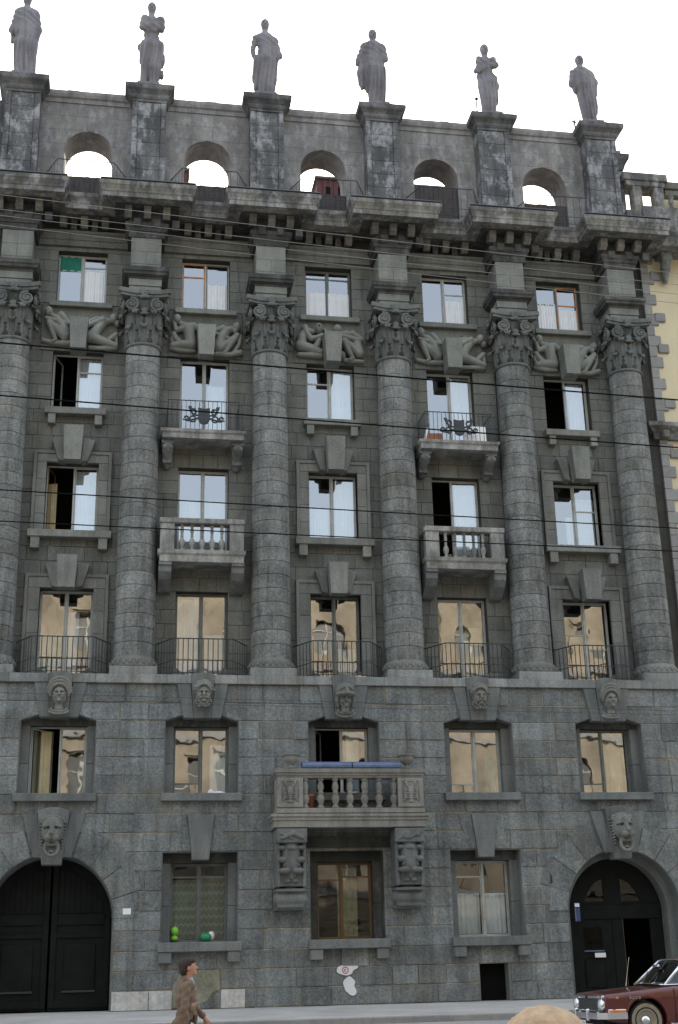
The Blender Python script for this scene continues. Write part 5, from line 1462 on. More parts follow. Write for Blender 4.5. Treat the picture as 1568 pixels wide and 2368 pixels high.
for i, (x, z) in enumerate([(14.4, 2), (14.4, 6), (14.4, 11), (14.4, 14.5), (14.4, 20), (17.2, 11), (17.2, 14.5), (17.2, 20)]):
    wo = NP(MB().bbox(x - .7, x + .7, .93, 1.0, z, z + 2, b=.02), 'window', 'frame'); NP(MB().box(x - .62, x + .62, .91, .925, z + .08, z + 1.92), 'pane', 'glass', wo)
NP(MB().prof_x([(2.4, 26.9), (6.5, 27.8), (11, 26.9)], 12.4, 19), 'roof', 'roof')
NP(MB().box(13.2, 19, 2.2, 2.4, 26.9, 28.9), 'attic_storey_wall', 'yellow')

# ================================================================ neighbour on the left and the house across the street
NL = empty('left_neighbour_house', (-18, 1, 0)); tag(NL, 'plain lower stucco house adjoining the granite building on the left, outside the picture', 'building')
def NQ(mb, nm, mt, parent=None):
    mb.v = [(x + 18, y - 1, z) for x, y, z in mb.v]; return mb.build(nm, mt, parent or NL)
NQ(MB().box(-60, -11.9, .4, 12, 0, 22), 'wall', 'yellow'); NQ(MB().box(-60.2, -11.95, .1, 12, 22, 22.5), 'cornice', 'quoin')  # unseen; raised and lengthened to block low side sky
for x in (-14, -17, -20, -23):
    for z in (2, 6, 10, 13.5):
        wo = NQ(MB().bbox(x - .7, x + .7, .33, .4, z, z + 2, b=.02), 'window', 'frame'); NQ(MB().box(x - .6, x + .6, .30, .32, z + .1, z + 1.9), 'pane', 'glass', wo)
OP = empty('opposite_house', (2, -46, -.5)); tag(OP, 'sunlit cream stucco house across the street with arched windows, seen only in window reflections', 'building')
def OQ(mb, nm, mt, parent=None): 
    mb.v = [(x - 2, y + 46, z + .5) for x, y, z in mb.v]; return mb.build(nm, mt, parent or OP)
oh = []
ro = random.Random(21)
for fx in range(13):
    x = -28 + 4.6 * fx + ro.uniform(-.5, .5)
    oh.append((x, -.4, 4.2, 'a')); oh.append((x, 6.3, 9.2, 'r')); oh.append((x, 11.2, 14.2, 'a')); oh.append((x, 16.4, 19.0, 'r')); oh.append((x, 21.4, 24, 'r' if fx % 3 else 'a'))
oh = [(x, a, b_, ro.choice('ar') if a > 0 else t) for x, a, b_, t in oh if ro.random() > .12]
hl = [[(x - 1.0, a), (x + 1.0, a)] + [(x + 1.0 * math.cos(math.pi * q / 8), b_ - 1 + math.sin(math.pi * q / 8)) for q in range(9)] if t == 'a' else rect(x - .9, x + .9, a, b_) for x, a, b_, t in oh]
w0 = wall_with_holes(rect(-32, 32, -.5, 27.5), hl, -46.5, -46.0); OQ(w0, 'wall', 'opp')
for z in (5.2, 10.2, 15.3, 20.2): OQ(MB().box(-32, 32, -46, -45.7, z, z + .35), 'string_course', 'quoin')
OQ(MB().prof_x([(-46, 26.2), (-45.6, 26.5), (-45.0, 27.2), (-45.0, 27.6), (-46.5, 27.7)], -32, 32), 'cornice', 'opp')
OQ(MB().prof_x([(-45.4, 27.6), (-50, 30.6), (-56, 27.6)], -32, 32), 'roof', 'roof')
for xa, xb, hh in ((-80, -32.1, 24), (32.1, 80, 25)):
    o = MB().box(xa, xb, -56, -46, -.5, hh).box(xa - .2, xb + .2, -56, -45.6, hh, hh + .5).build('sky_block_house', 'opp'); tag(o, 'added stucco row house across the street %s the sunlit one, unseen, blocking low sky' % ('left of' if xa < 0 else 'right of'), 'building')  # added out of view to block low sky, so light comes from above
OQ(MB().box(-32, 32, -56, -55.8, -.5, 27.6), 'back_wall', 'opp')
for k in range(14): OQ(MB().box(-30.6 + 4.6 * k, -30.0 + 4.6 * k, -46, -45.8, 5.6, 26), 'pilaster', 'opp')
for k in range(8): OQ(MB().box(-32, 32, -46, -45.95, .2 + .6 * k, .66 + .6 * k), 'rusticated_band', 'opp'); OQ(MB().box(-32, 32, -47.6, -47.5, -.5, 27.6), 'dark_rooms', 'room')
for x, a, b_, t in oh:
    f_ = MB().box(x - .05, x + .05, -46.42, -46.36, a, b_ - .1); f_.box(x - .95, x + .95, -46.42, -46.36, a + (b_ - a) * .62, a + (b_ - a) * .62 + .08)
    wo = OQ(f_, 'window', 'frame'); OQ(MB().box(x - .98, x + .98, -46.48, -46.44, a, b_ - (.0 if t == 'r' else .3)), 'pane', 'opane', wo)
    if t == 'r': OQ(MB().box(x - 1.2, x + 1.2, -46, -45.75, b_ + .15, b_ + .4), 'window_cornice', 'opp', wo)

# ================================================================ overhead wires
def wire(a, b_, r, mat, sag, label, ext=1.4):
    A, Bb = Vector(a), Vector(b_); d = Bb - A; A2 = A - d * ext; B2 = Bb + d * ext; n = 28
    mid = .5
    pts = []
    for k in range(n + 1):
        t = k / n; p = A2.lerp(B2, t); tt = (t * (1 + 2 * ext) - ext); pts.append((p.x, p.y, p.z + sag * (tt - .5) ** 2 - sag * .25))
    o = MB().tube([tuple(Vector(p) - Vector(pts[0])) for p in pts], r, 5).build('overhead_wire', mat, None, True); o.location = pts[0]
    tag(o, label, 'wire', 'overhead wires across the street')
for (a, b_), nm in zip([((-7.72, -27.98), (-1.33, -27.51)), ((-7.81, -26.87), (-.82, -26.33)), ((-8.02, -24.28), (.3, -23.73)), ((-8.11, -23.18), (.7, -22.8))],
        ['topmost of the four thick black wires, crossing just under the column capitals', 'second of the four thick black wires, crossing the upper iron balconies', 'third of the four thick black wires, crossing the windows with the stepped keystones', 'lowest of the four thick black wires, crossing the stone balusters of the small balconies']):
    wire((*a, 6.2), (*b_, 6.2), .0078, 'wire', .03, nm)
for (a, b_), nm in zip([((-7.65, -25.86), (-.02, -25.21)), ((-7.66, -25.57), (.1, -24.94)), ((-7.67, -25.44), (.2, -24.71)), ((-7.68, -25.24), (.3, -24.48))],
        ['highest thin grey wire in front of the main cornice', 'second thin grey wire in front of the main cornice', 'third thin grey wire below the main cornice', 'lowest thin grey wire crossing the tops of the top row windows']):
    wire((*a, 9), (*b_, 9), .0036, 'wiregrey', .03, nm)
for (a, b_), nm in zip([((-8.84, -13.8), (5.07, -12.59)), ((-8.9, -13.12), (5.26, -12.15))], ['upper of two thin wires across the carved heads', 'lower of two thin wires across the carved heads']):
    wire((*a, 6), (*b_, 6), .0042, 'iron', .02, nm, 1.0)

# ================================================================ things standing on and in the facade
up_ = [(.001, 0), (.16, 0), (.17, .03), (.06, .07), (.05, .10), (.10, .14), (.19, .22), (.215, .30), (.20, .34), (.24, .37), (.27, .385), (.27, .41), (.22, .41), (.18, .30), (.001, .28)]
um = MB().lathe(up_, n=28, cap=False).mesh('urn', 'bigbal', True)
for x, nm in ((-1.70, 'stone urn on the left end of the big balcony balustrade'), (1.74, 'stone urn on the right end of the big balcony balustrade')):
    o = link('urn', um, None, (x, -.80, 6.465)); tag(o, nm, 'urn', 'stone urns on the big balcony')
for x0, x1, nm in ((-1.38, .07, 'left blue metal window box lying on the big balcony rail'), (.10, 1.53, 'right blue metal window box lying on the big balcony rail')):
    o = MB().prof_x([(-.13, 0), (-.16, .03), (-.17, .09), (-.15, .15), (-.10, .19), (0, .20), (.10, .19), (.15, .15), (.16, .03), (.13, 0)], 0, x1 - x0).build('window_box', 'blue', None, loc=(x0, -.80, 6.465)); tag(o, nm, 'window box', 'blue window boxes')
def pot(x, y, z, r, h, mat, label):
    o = MB().lathe([(.001, 0), (r * .7, 0), (r, h * .85), (r * 1.12, h * .86), (r * 1.12, h), (r * .9, h), (r * .85, h * .8), (.001, h * .8)], n=16, cap=False).build('flower_pot', mat, None, True, loc=(x, y, z)); tag(o, label, 'flower pot')
c4 = BC[3] - .06
pot(c4 + .78 - .05, .50, 13.32, .11, .42, 'pot', 'tall clay jar behind the balusters of the right lower small balcony')
pot(c4 - .42, .5, 13.32, .08, .2, 'curtain_cream', 'yellowish pot behind the balusters of the right lower small balcony'); pot(c4 + .2, .5, 13.32, .08, .16, 'pot', 'small brown pot in the middle of the right lower small balcony')
pot(c4 - .05, .48, 13.32, .06, .14, 'white', 'small white pot next to the brown one on the right lower small balcony')
pot(-1.12, -.55, 5.335, .15, .42, 'pot', 'rusty pot behind the leftmost balusters of the big balcony')
o = MB().bbox(-.38, .38, -.02, .02, 0, .62, b=.01).build('board', 'white', None, loc=(BC[3] + .55, .22, 17.38)); o.rotation_euler = (-.08, 0, 0); tag(o, 'white board leaning inside the iron railing of the upper right small balcony', 'board')
o = MB().bbox(-.3, .3, -.12, .12, 0, .36, b=.02).build('crate', 'pot', None, loc=(BC[3] - .85, .45, 17.37)); tag(o, 'brown crate on the left of the upper right small balcony', 'crate')
o = MB().bbox(-.04, .04, -.02, .02, 0, .5, b=.01).build('board', 'white', None, loc=(BC[3] - 1.18, .3, 17.40)); o.rotation_euler = (0, .25, 0); tag(o, 'narrow white slat sticking up at the left corner of the upper right small balcony', 'slat')
s = SDF((-.3, -.15, -.02), (.3, .15, .2), .015); s.ell((-.05, 0, .06), (.18, .1, .09), .03); s.ell((.12, 0, .05), (.12, .09, .07), .03)
o = link('bundle', s.mesh('bundle', 'curtain_cream'), None, (BC[2] + .62, .35, 9.345)); tag(o, 'pale yellow bundle on the ledge behind the middle iron railing', 'bundle')
s = SDF((-.35, -.15, -.02), (.35, .15, .22), .015); s.ell((-.15, 0, .07), (.09, .07, .1), .02); s.ell((.08, 0, .05), (.2, .09, .06), .03); s.bump(.01, lambda X, Y, Z_: np.sin(X * 50) * np.sin(Z_ * 60))
o = link('paper_bundle', s.mesh('paper_bundle', 'curtain'), None, (BC[1] + .45, .30, 5.858)); o.scale = (1, .5, 1); tag(o, 'crumpled white paper on the sill of the second window under the carved heads', 'paper')
o = MB().bbox(0, .5, 0, .06, 0, .05, b=.01).build('papers', 'curtain', None, loc=(BC[3] + .15, .36, 5.858)); tag(o, 'flat white papers on the sill of the fourth window under the carved heads', 'paper')
o = MB().bbox(0, .12, 0, .06, 0, .06, b=.01).build('packet', 'curtain_cream', None, loc=(BC[3] + .68, .34, 5.858)); tag(o, 'small yellow packet at the right end of the fourth sill under the carved heads', 'packet')
s = SDF((-.2, -.15, -.02), (.2, .15, .45), .012); s.ell((0, 0, .07), (.10, .1, .07), .01); s.ell((0, 0, .27), (.11, .11, .12), .03); s.cap((0, 0, .37), (.02, 0, .42), .012, .01, .01)
o = link('vase', s.mesh('vase', 'green'), None, (BC[1] - .67, .56, 1.81)); tag(o, 'round bright green vase in the lower left corner of the left ground floor window', 'vase')
s = SDF((-.3, -.15, -.02), (.35, .15, .3), .012); s.ell((0, 0, .09), (.16, .11, .12), .02)
o = link('bag', s.mesh('bag', 'green2'), None, (BC[1] + .22, .57, 1.81)); tag(o, 'dark green bag in the left ground floor window', 'bag')
s = SDF((-.2, -.15, -.02), (.2, .15, .3), .012); s.ell((0, 0, .12), (.10, .10, .13), .02)
o = link('bag', s.mesh('bag', 'white'), None, (BC[1] + .38, .66, 1.81)); tag(o, 'white bag beside the dark green bag in the left ground floor window', 'bag')
def txt(body, size, mat, loc, parent=None, name='lettering', ext=.002):
    cu = bpy.data.curves.new(name, 'FONT'); cu.body = body; cu.size = size; cu.extrude = ext; cu.align_x = 'CENTER'; cu.align_y = 'CENTER'
    tmp = bpy.data.objects.new('tmp', cu); COL.objects.link(tmp)
    dg = bpy.context.evaluated_depsgraph_get(); me = bpy.data.meshes.new_from_object(tmp.evaluated_get(dg)); bpy.data.objects.remove(tmp)
    me.materials.clear(); me.materials.append(M[mat]); o = link(name, me, parent, loc); o.rotation_euler = (math.pi / 2, 0, 0); return o
r = empty('wall_plate', (-6.27, -.02, 2.61)); tag(r, 'small white enamel plate on the granite wall right of the left gate', 'plate')
MB().bbox(-.115, .115, -.02, .0, -.085, .085, b=.008).build('plate', 'white', r)
r = empty('street_sign', (7.05, .38, 2.40)); tag(r, 'narrow blue and white enamel sign at the left edge of the right gate', 'sign')
MB().bbox(-.09, .09, 0, .03, -.27, .27, b=.008).build('plate', 'signblue', r); bx('number_field', 'white', r, -.07, .07, -.004, .0, .15, .25); bx('stripe', 'quoin', r, -.075, -.045, -.004, 0, -.25, .12)
for k in range(7): bx('lettering', 'blue', r, -.01, .05, -.004, 0, -.22 + .048 * k, -.20 + .048 * k)
o = MB().bbox(-.17, .17, -.01, .01, -.065, .065, b=.006).build('door_plate', 'white', None, loc=(7.83, .86, 1.17)); tag(o, 'small white plate on the right gate under its glazed panel', 'plate')
o = MB().tube([(0, 0, 0), (.02, -.05, -.1), (.0, -.06, -.28)], [.03, .025, .02], 6).build('wall_hook', 'iron', None, True, loc=(6.15, -.01, 3.5)); tag(o, 'dark iron hook hanging on the wall left of the right gate', 'hook')

# ================================================================ people
M['skin'] = plain('skin', (.48, .25, .17), .55, vary=.06); M['hair'] = plain('dark_hair', (.035, .022, .015), .6, vary=.3, scale=40, bump=.5)
M['tweed'] = plain('tweed', (.19, .135, .095), .95, vary=.28, scale=90, bump=.3); M['trousers'] = plain('dark_trousers', (.018, .018, .022), .9); M['shirt'] = plain('blue_shirt', (.30, .42, .52), .8)
M['blond'] = plain('blond_hair', (.52, .36, .21), .5, vary=.3, scale=24, bump=.25); M['coat'] = plain('beige_coat', (.35, .30, .24), .9); M['shoe'] = plain('shoe', (.03, .02, .015), .5)
M['paper'] = plain('paper', (.55, .48, .36), .8)
def hand(w, d, side=1, curl=.6, sc=1.0):
    """w wrist point, d forearm direction; returns a mesh with palm, four fingers and a thumb"""
    w = Vector(w); d = Vector(d).normalized(); n_ = Vector((0, side, 0)); n_ = (n_ - d * n_.dot(d)).normalized(); q = d.cross(n_)
    s = SDF(tuple(w + d * .08 - Vector((.13, .13, .14))), tuple(w + d * .08 + Vector((.13, .13, .14))), .0055)
    s.chain([tuple(w - d * .03), tuple(w + d * .03)], [.027, .030], .01)
    for k in range(4):
        o_ = q * ((k - 1.5) * .019); a = w + d * .02 + o_ * .7; b_ = w + d * .085 + o_
        s.cap(tuple(a), tuple(b_), .017, .013, .012)
        L_ = (.040, .045, .042, .033)[k] * sc
        d1 = (d * math.cos(curl * .7) - n_ * math.sin(curl * .7)); d2 = (d * math.cos(curl * 1.7) - n_ * math.sin(curl * 1.7))
        c1 = b_ + d1 * L_; c2 = c1 + d2 * L_ * .9
        s.chain([tuple(b_), tuple(c1), tuple(c2)], [.0105, .0095, .0075], .003)
    t0 = w + d * .03 - q * .03; s.chain([tuple(t0), tuple(t0 + d * .03 - q * .02 - n_ * .015), tuple(t0 + d * .065 - q * .018 - n_ * .03)], [.014, .012, .009], .008)
    return s.mesh('hand', 'skin')
MAN = empty('person', (-5.50, -18.15, -.505)); tag(MAN, 'dark haired man in a brown tweed jacket walking right, face lifted, papers in hand', 'person')
# local coordinates: +x is where he walks, z up, height 1.74
s = SDF((-.20, -.16, 1.30), (.26, .16, 1.80), .0085)
s.ell((.035, 0, 1.635), (.088, .074, .108), .02); s.ell((.0, 0, 1.655), (.10, .076, .095), .02)
s.cap((.0, 0, 1.34), (.015, 0, 1.56), .062, .056, .03)
s.ell((.09, 0, 1.565), (.045, .045, .035), .025)                                   # chin and jaw (face tipped up)
s.cap((.112, 0, 1.665), (.142, 0, 1.632), .010, .016, .012)                        # nose
s.cap((.118, -.02, 1.600), (.118, .02, 1.600), .010, .010, .008); s.cap((.114, -.018, 1.584), (.114, .018, 1.584), .011, .011, .008)
for sg in (-1, 1):
    s.ell((.108, sg * .032, 1.668), (.014, .018, .012), .008, sub=True); s.ell((.099, sg * .032, 1.667), (.012, .013, .010), .002)
    s.cap((.112, sg * .015, 1.690), (.104, sg * .048, 1.688), .008, .007, .008); s.ell((.0, sg * .078, 1.63), (.022, .014, .034), .006)
head = s.mesh('head', 'skin')
s = SDF((-.42, -.30, -.02), (.50, .30, 1.45), .016)
s.chain([(0, 0, .9), (-.01, 0, 1.15), (-.02, 0, 1.34)], [.12, .13, .11], .05)
for sg, kn, an in ((-1, (.20, .42), (.26, .08)), (1, (-.02, .45), (-.26, .14))):
    s.chain([(0, sg * .09, .88), (kn[0], sg * .09, kn[1]), (an[0], sg * .09, an[1])], [.085, .055, .038], .03)
for sh, el, wr in (((-.02, -.185, 1.34), (-.06, -.25, 1.06), (-.02, -.24, .83)), ((-.02, .185, 1.34), (.10, .25, 1.09), (.27, .22, .92))):
    s.chain([sh, el, wr], [.05, .04, .028], .02)
body = join_meshes('body', [head, s.mesh('b', 'skin'), hand((-.015, -.245, .82), (.12, .0, -1), 1, .9), hand((.28, .215, .905), (.35, 0, -1), -1, .8)], 'skin')
link('body', body, MAN)
s = SDF((-.20, -.17, 1.48), (.16, .17, 1.84), .009)
s.ell((-.035, 0, 1.675), (.115, .095, .115), .02); s.ell((.03, 0, 1.735), (.08, .075, .045), .03); s.ell((-.075, 0, 1.60), (.06, .08, .075), .03)
s.ell((.105, 0, 1.63), (.085, .12, .085), .012, sub=True); s.ell((.02, -.09, 1.63), (.035, .03, .045), .01, sub=True); s.ell((.02, .09, 1.63), (.035, .03, .045), .01, sub=True)
s.bump(.006, lambda X, Y, Z_: np.sin(X * 90 + 2 * np.sin(Z_ * 60)) * np.sin(Z_ * 85 + Y * 60))
link('hair', s.mesh('hair', 'hair'), MAN)
s = SDF((-.42, -.36, .68), (.45, .36, 1.52), .0125)
s.chain([(-.015, 0, 1.37), (-.03, 0, 1.20), (-.01, 0, 1.02), (-.02, 0, .84)], [.125, .145, .135, .155], .06)
s.box((-.015, 0, 1.38), (.09, .15, .05), .04, .06)
s.ell((-.05, 0, .86), (.18, .185, .12), .06)
s.cap((-.02, -.02, .72), (-.02, .02, .70), .5, .5, 0.0, sub=False) if False else None
for sh, el, wr in (((-.03, -.17, 1.385), (-.06, -.25, 1.08), (-.02, -.245, .86)), ((-.02, .17, 1.385), (.09, .25, 1.10), (.25, .22, .935))):
    s.chain([sh, el, wr], [.075, .062, .045], .03)
s.chain([(-.05, -.07, 1.47), (-.08, 0, 1.485), (-.05, .07, 1.47)], [.03, .035, .03], .02)
for sg in (-1, 1): s.chain([(-.03, sg * .075, 1.46), (.075, sg * .05, 1.34), (.115, sg * .02, 1.18)], [.018, .02, .012], .006)
s.box((.12, -.10, .93), (.03, .05, .05), .01, .01); s.box((.0, -.155, .95), (.07, .02, .045), .01, .008)
s.box((0, 0, .68), (.6, .5, .145), .0, .01, sub=True)
s.ell((.06, 0, 1.50), (.07, .05, .10), .01, sub=True)
s.bump(.006, lambda X, Y, Z_: np.sin(Z_ * 34 + X * 26 + Y * 9) + .7 * np.sin(Z_ * 61 - X * 40))
link('jacket', s.mesh('jacket', 'tweed'), MAN)
s = SDF((-.12, -.10, 1.25), (.16, .10, 1.55), .009); s.chain([(.02, 0, 1.47), (.08, 0, 1.34)], [.062, .045], .02); link('shirt', s.mesh('shirt', 'shirt'), MAN)
s = SDF((-.42, -.25, .04), (.45, .25, 1.0), .016); s.ell((0, 0, .86), (.13, .17, .12), .03)
for sg, kn, an in ((-1, (.20, .42), (.26, .10)), (1, (-.02, .45), (-.27, .16))): s.chain([(0, sg * .09, .88), (kn[0], sg * .09, kn[1]), (an[0], sg * .09, an[1])], [.105, .078, .068], .03)
link('trousers', s.mesh('trousers', 'trousers'), MAN)
for sg, (x, z, rr) in ((-1, (.28, .05, 0)), (1, (-.26, .07, .5))):
    s = SDF((-.12, -.06, -.06), (.22, .06, .12), .01); s.chain([(-.03, 0, 0), (.08, 0, -.005), (.15, 0, -.01)], [.045, .042, .036], .02); s.box((.05, 0, -.045), (.2, .08, .02), 0, .005, sub=True)
    o = link('shoe', s.mesh('shoe', 'shoe'), MAN, (x, sg * .09, z)); o.rotation_euler = (0, rr, 0)
o = MB().bbox(-.17, .17, -.012, .012, -.11, .11, b=.004).build('folder', 'paper', None, loc=(-5.38, -18.42, .16)); o.rotation_euler = (0, .62, 0); tag(o, 'thin cream papers held low in the hand of the walking man', 'papers')

MAN.scale = (.955, .955, .965)
# blond passer-by close to the camera, only the hair in view
WM = empty('person', (-5.58, -35.2, -.555)); tag(WM, 'blond person close to the camera, only the top of the head showing', 'person')
H_ = 1.50
s = SDF((-.20, -.20, 1.10), (.20, .20, 1.56), .01); s.ell((0, 0, 1.38), (.076, .095, .115), .02); s.cap((0, 0, 1.12), (0, 0, 1.3), .055, .05, .02)
s.cap((0, .09, 1.38), (0, .115, 1.355), .010, .014, .01)
for sg in (-1, 1): s.ell((sg * .075, 0, 1.37), (.014, .02, .03), .005); s.ell((sg * .03, .09, 1.395), (.016, .012, .01), .006, sub=True)
s.cap((-.02, .09, 1.325), (.02, .09, 1.325), .01, .01, .01)
hd = s.mesh('h', 'skin')
s = SDF((-.35, -.25, -.02), (.35, .25, 1.25), .018)
s.chain([(0, 0, .75), (0, 0, 1.0), (0, 0, 1.16)], [.12, .12, .09], .05)
for sg in (-1, 1): s.chain([(sg * .08, 0, .75), (sg * .085, .02, .4), (sg * .085, 0, .07)], [.08, .055, .035], .03); s.chain([(sg * .15, 0, 1.14), (sg * .2, 0, .9), (sg * .19, .06, .70)], [.045, .035, .025], .02)
link('body', join_meshes('body', [hd, s.mesh('b', 'skin'), hand((.19, .06, .69), (0, .2, -1), 1, .5), hand((-.19, .06, .69), (0, .2, -1), 1, .5)], 'skin'), WM)
s = SDF((-.22, -.22, 1.18), (.22, .2, 1.60), .0075)
s.ell((0, -.02, 1.405), (.118, .13, .125), .02); s.ell((.01, -.05, 1.33), (.12, .11, .12), .03)
s.ell((0, .12, 1.37), (.07, .08, .10), .015, sub=True)
s.bump(.0022, lambda X, Y, Z_: np.sin(np.arctan2(X, Y + .02) * 22 + 3 * np.sin(Z_ * 18)) + .5 * np.sin(X * 130 + Z_ * 60))
link('hair', s.mesh('hair', 'blond'), WM)
s = SDF((-.36, -.24, .40), (.36, .24, 1.28), .016)
s.chain([(0, 0, .55), (0, 0, .9), (0, 0, 1.1)], [.19, .14, .12], .05); s.box((0, 0, 1.13), (.15, .07, .04), .03, .04)
for sg in (-1, 1): s.chain([(sg * .15, 0, 1.13), (sg * .205, 0, .92), (sg * .19, .05, .73)], [.065, .055, .042], .02)
link('coat', s.mesh('coat', 'coat'), WM)
for sg in (-1, 1): link('shoe', MB().bbox(-.04, .04, -.08, .15, 0, .09, b=.02).mesh('shoe', 'shoe'), WM, (sg * .085, 0, 0))
# ================================================================ the car: faces -X, near side towards the camera
M['carpaint'] = plain('maroon_paint', (.105, .018, .014), .28, vary=.10, scale=2, spec=.5, coat=.6)
M['chrome'] = plain('chrome', (.75, .76, .78), .12, 1.0, vary=.05); M['grille'] = plain('grille_metal', (.30, .31, .32), .3, .9, vary=.1)
M['tyre'] = plain('tyre', (.02, .02, .02), .85, vary=.2); M['rim'] = plain('rim', (.30, .27, .20), .5, .1, vary=.2); M['amber'] = plain('amber_lens', (.62, .20, .02), .25)
M['lens'] = plain('headlight_lens', (.70, .72, .72), .08, .3, vary=.05, coat=.8); M['carglass'] = glass_mat('car_glass', .06, (.35, .38, .38)); M['under'] = plain('car_underside', (.01, .01, .01), .9)
M['seat'] = plain('car_seat', (.05, .03, .025), .9)
CAR = empty('parked_car', (2.58, -12.50, -.395)); tag(CAR, 'maroon four door saloon with chrome grille and bumper standing in front of the right gate', 'car')
# local: x from the nose (0) to the tail (4.75), y -.9 (near side) .. .9, z up
HB, RB = .84, 3.64
s = SDF((-.06, -.96, .14), (4.85, .96, 1.06), .0235)
def loft():
    X, Y, Z_ = s.X, s.Y, s.Z
    x = X
    top = np.interp(x, [0, .08, .5, 1.2, 1.45, 3.5, 3.7, 4.5, 4.72, 4.76], [.80, .835, .875, .935, .955, .955, .955, .90, .86, .78]).astype(np.float32)
    bot = np.interp(x, [0, .3, .9, 3.8, 4.5, 4.76], [.36, .30, .22, .22, .30, .40]).astype(np.float32)
    hw = np.interp(x, [0, .06, .4, 1.0, 2.4, 3.8, 4.5, 4.76], [.80, .85, .885, .90, .905, .895, .86, .80]).astype(np.float32)
    crown = top - .045 * (Y / .9) ** 2 + .022 * np.exp(-((np.abs(Y) - .80) / .07) ** 2)
    dz = np.maximum(Z_ - crown, bot - Z_)
    side = hw - .055 * np.clip((.62 - Z_) / .4, 0, 1) ** 2 - .05 * np.clip((Z_ - .72) / .25, 0, 1) ** 2
    dy = np.abs(Y) - side
    nose = np.where(Z_ > .60, .03 + .0 * Z_, .05)
    dx = np.maximum(nose - x, x - 4.74 + .05 * np.clip((.6 - Z_) / .3, 0, 1))
    r = .05
    a, b_, c_ = dx + r, dy + r, dz + r
    return np.sqrt(np.maximum(a, 0) ** 2 + np.maximum(b_, 0) ** 2 + np.maximum(c_, 0) ** 2) + np.minimum(np.maximum(a, np.maximum(b_, c_)), 0) - r
s.D = loft().astype(np.float32)
for hx in (HB, RB):      # wheel arches and their raised lips
    for sg in (-1, 1):
        rr = np.sqrt((s.X - hx) ** 2 + (s.Z - .36) ** 2)
        lip = np.maximum(np.sqrt((rr - .415) ** 2 + (s.Y - sg * .885) ** 2) - .022, .3 - s.Z)
        s._un(lip.astype(np.float32), .015)
        cut = np.maximum(rr - .395, np.abs(s.Y - sg * .80) - .26); s._sub(cut.astype(np.float32), .01)
for sg in (-1, 1):       # crease along the flank
    s.D = np.minimum(s.D, np.maximum(np.sqrt((np.abs(s.Z - .745) * 1.2) ** 2 + (s.Y - sg * .868) ** 2) - .022, np.maximum(.12 - s.X, s.X - 4.6)).astype(np.float32))
s.box((.0, 0, .64), (.045, .60, .115), .01, .005, sub=True)       # grille recess
link('body', s.mesh('body', 'carpaint'), CAR)
# doors: seam lines and handles on both flanks
for sg in (-1, 1):
    y = sg * .893
    sm = MB()
    for x in (1.42, 2.42, 3.32): sm.box(x - .004, x + .004, min(y, y + sg * .012), max(y, y + sg * .012), .32, .90)
    sm.box(1.42, 3.32, min(y - sg * .02, y + sg * .006), max(y - sg * .02, y + sg * .006), .30, .307)
    sm.build('door_seam', 'under', CAR)
    for x in (2.28, 3.18): bx('door_handle', 'chrome', CAR, x - .08, x + .06, *sorted((y, y + sg * .035)), .80, .825, b=.008)
    bx('sill_trim', 'chrome', CAR, 1.3, 3.2, *sorted((y - sg * .02, y + sg * .008)), .262, .285, b=.004)
    bx('side_marker', 'amber', CAR, .245, .30, *sorted((y - sg * .03, y + sg * .012)), .735, .775, b=.01)
    bx('indicator', 'amber', CAR, .10, .42, *sorted((sg * .86, sg * .905)), .44, .54, b=.012)
    bx('indicator_bezel', 'chrome', CAR, .08, .44, *sorted((sg * .85, sg * .892)), .425, .555, b=.01)
t = txt('Волга', .085, 'chrome', (.62, -.903, .755), CAR, 'script_badge', .004)
# greenhouse
Gp = dict(bf=(1.30, .76, .95), tf=(1.80, .60, 1.395), tr=(3.18, .60, 1.39), br=(3.72, .74, .95), bm=(2.46, .80, .955), tm=(2.46, .62, 1.41))
def gp(k, sg): x, y, z = Gp[k]; return (x, sg * y, z)
rf = SDF((1.6, -.70, 1.30), (3.4, .70, 1.50), .02)
top = 1.475 - .07 * (rf.Y / .62) ** 2 - .05 * ((rf.X - 2.45) / .8) ** 2
dz = np.maximum(rf.Z - top, (top - .05) - rf.Z); dy = np.abs(rf.Y) - (.63 - .05 * ((rf.X - 2.45) / .8) ** 2); dx = np.abs(rf.X - 2.48) - (.76 - .12 * (rf.Y / .6) ** 2)
a, b_, c_ = dx + .02, dy + .02, dz + .02
rf.D = (np.sqrt(np.maximum(a, 0) ** 2 + np.maximum(b_, 0) ** 2 + np.maximum(c_, 0) ** 2) + np.minimum(np.maximum(a, np.maximum(b_, c_)), 0) - .02).astype(np.float32)
link('roof', rf.mesh('roof', 'carpaint'), CAR)
for sg in (-1, 1):
    MB().tube([gp('bf', sg), gp('tf', sg)], [.034, .028], 8).build('pillar', 'chrome', CAR, True); MB().tube([gp('bm', sg), gp('tm', sg)], .028, 8).build('pillar', 'chrome', CAR, True); MB().tube([gp('br', sg), gp('tr', sg)], [.06, .045], 8).build('pillar', 'carpaint', CAR, True)
    MB().tube([gp('tf', sg), gp('tm', sg), gp('tr', sg)], .022, 8).build('drip_rail', 'chrome', CAR, True); MB().tube([(1.28, sg * .775, .965), (2.46, sg * .81, .97), (3.7, sg * .76, .965)], .014, 6).build('belt_trim', 'chrome', CAR, True)
    for k1, k2 in ((('bf', 'bm'), ('tf', 'tm')), (('bm', 'br'), ('tm', 'tr'))):
        mb = MB(); mb.add([gp(k1[0], sg), gp(k1[1], sg), gp(k2[1], sg), gp(k2[0], sg)], [(0, 1, 2, 3)]); mb.build('side_window', 'carglass', CAR)
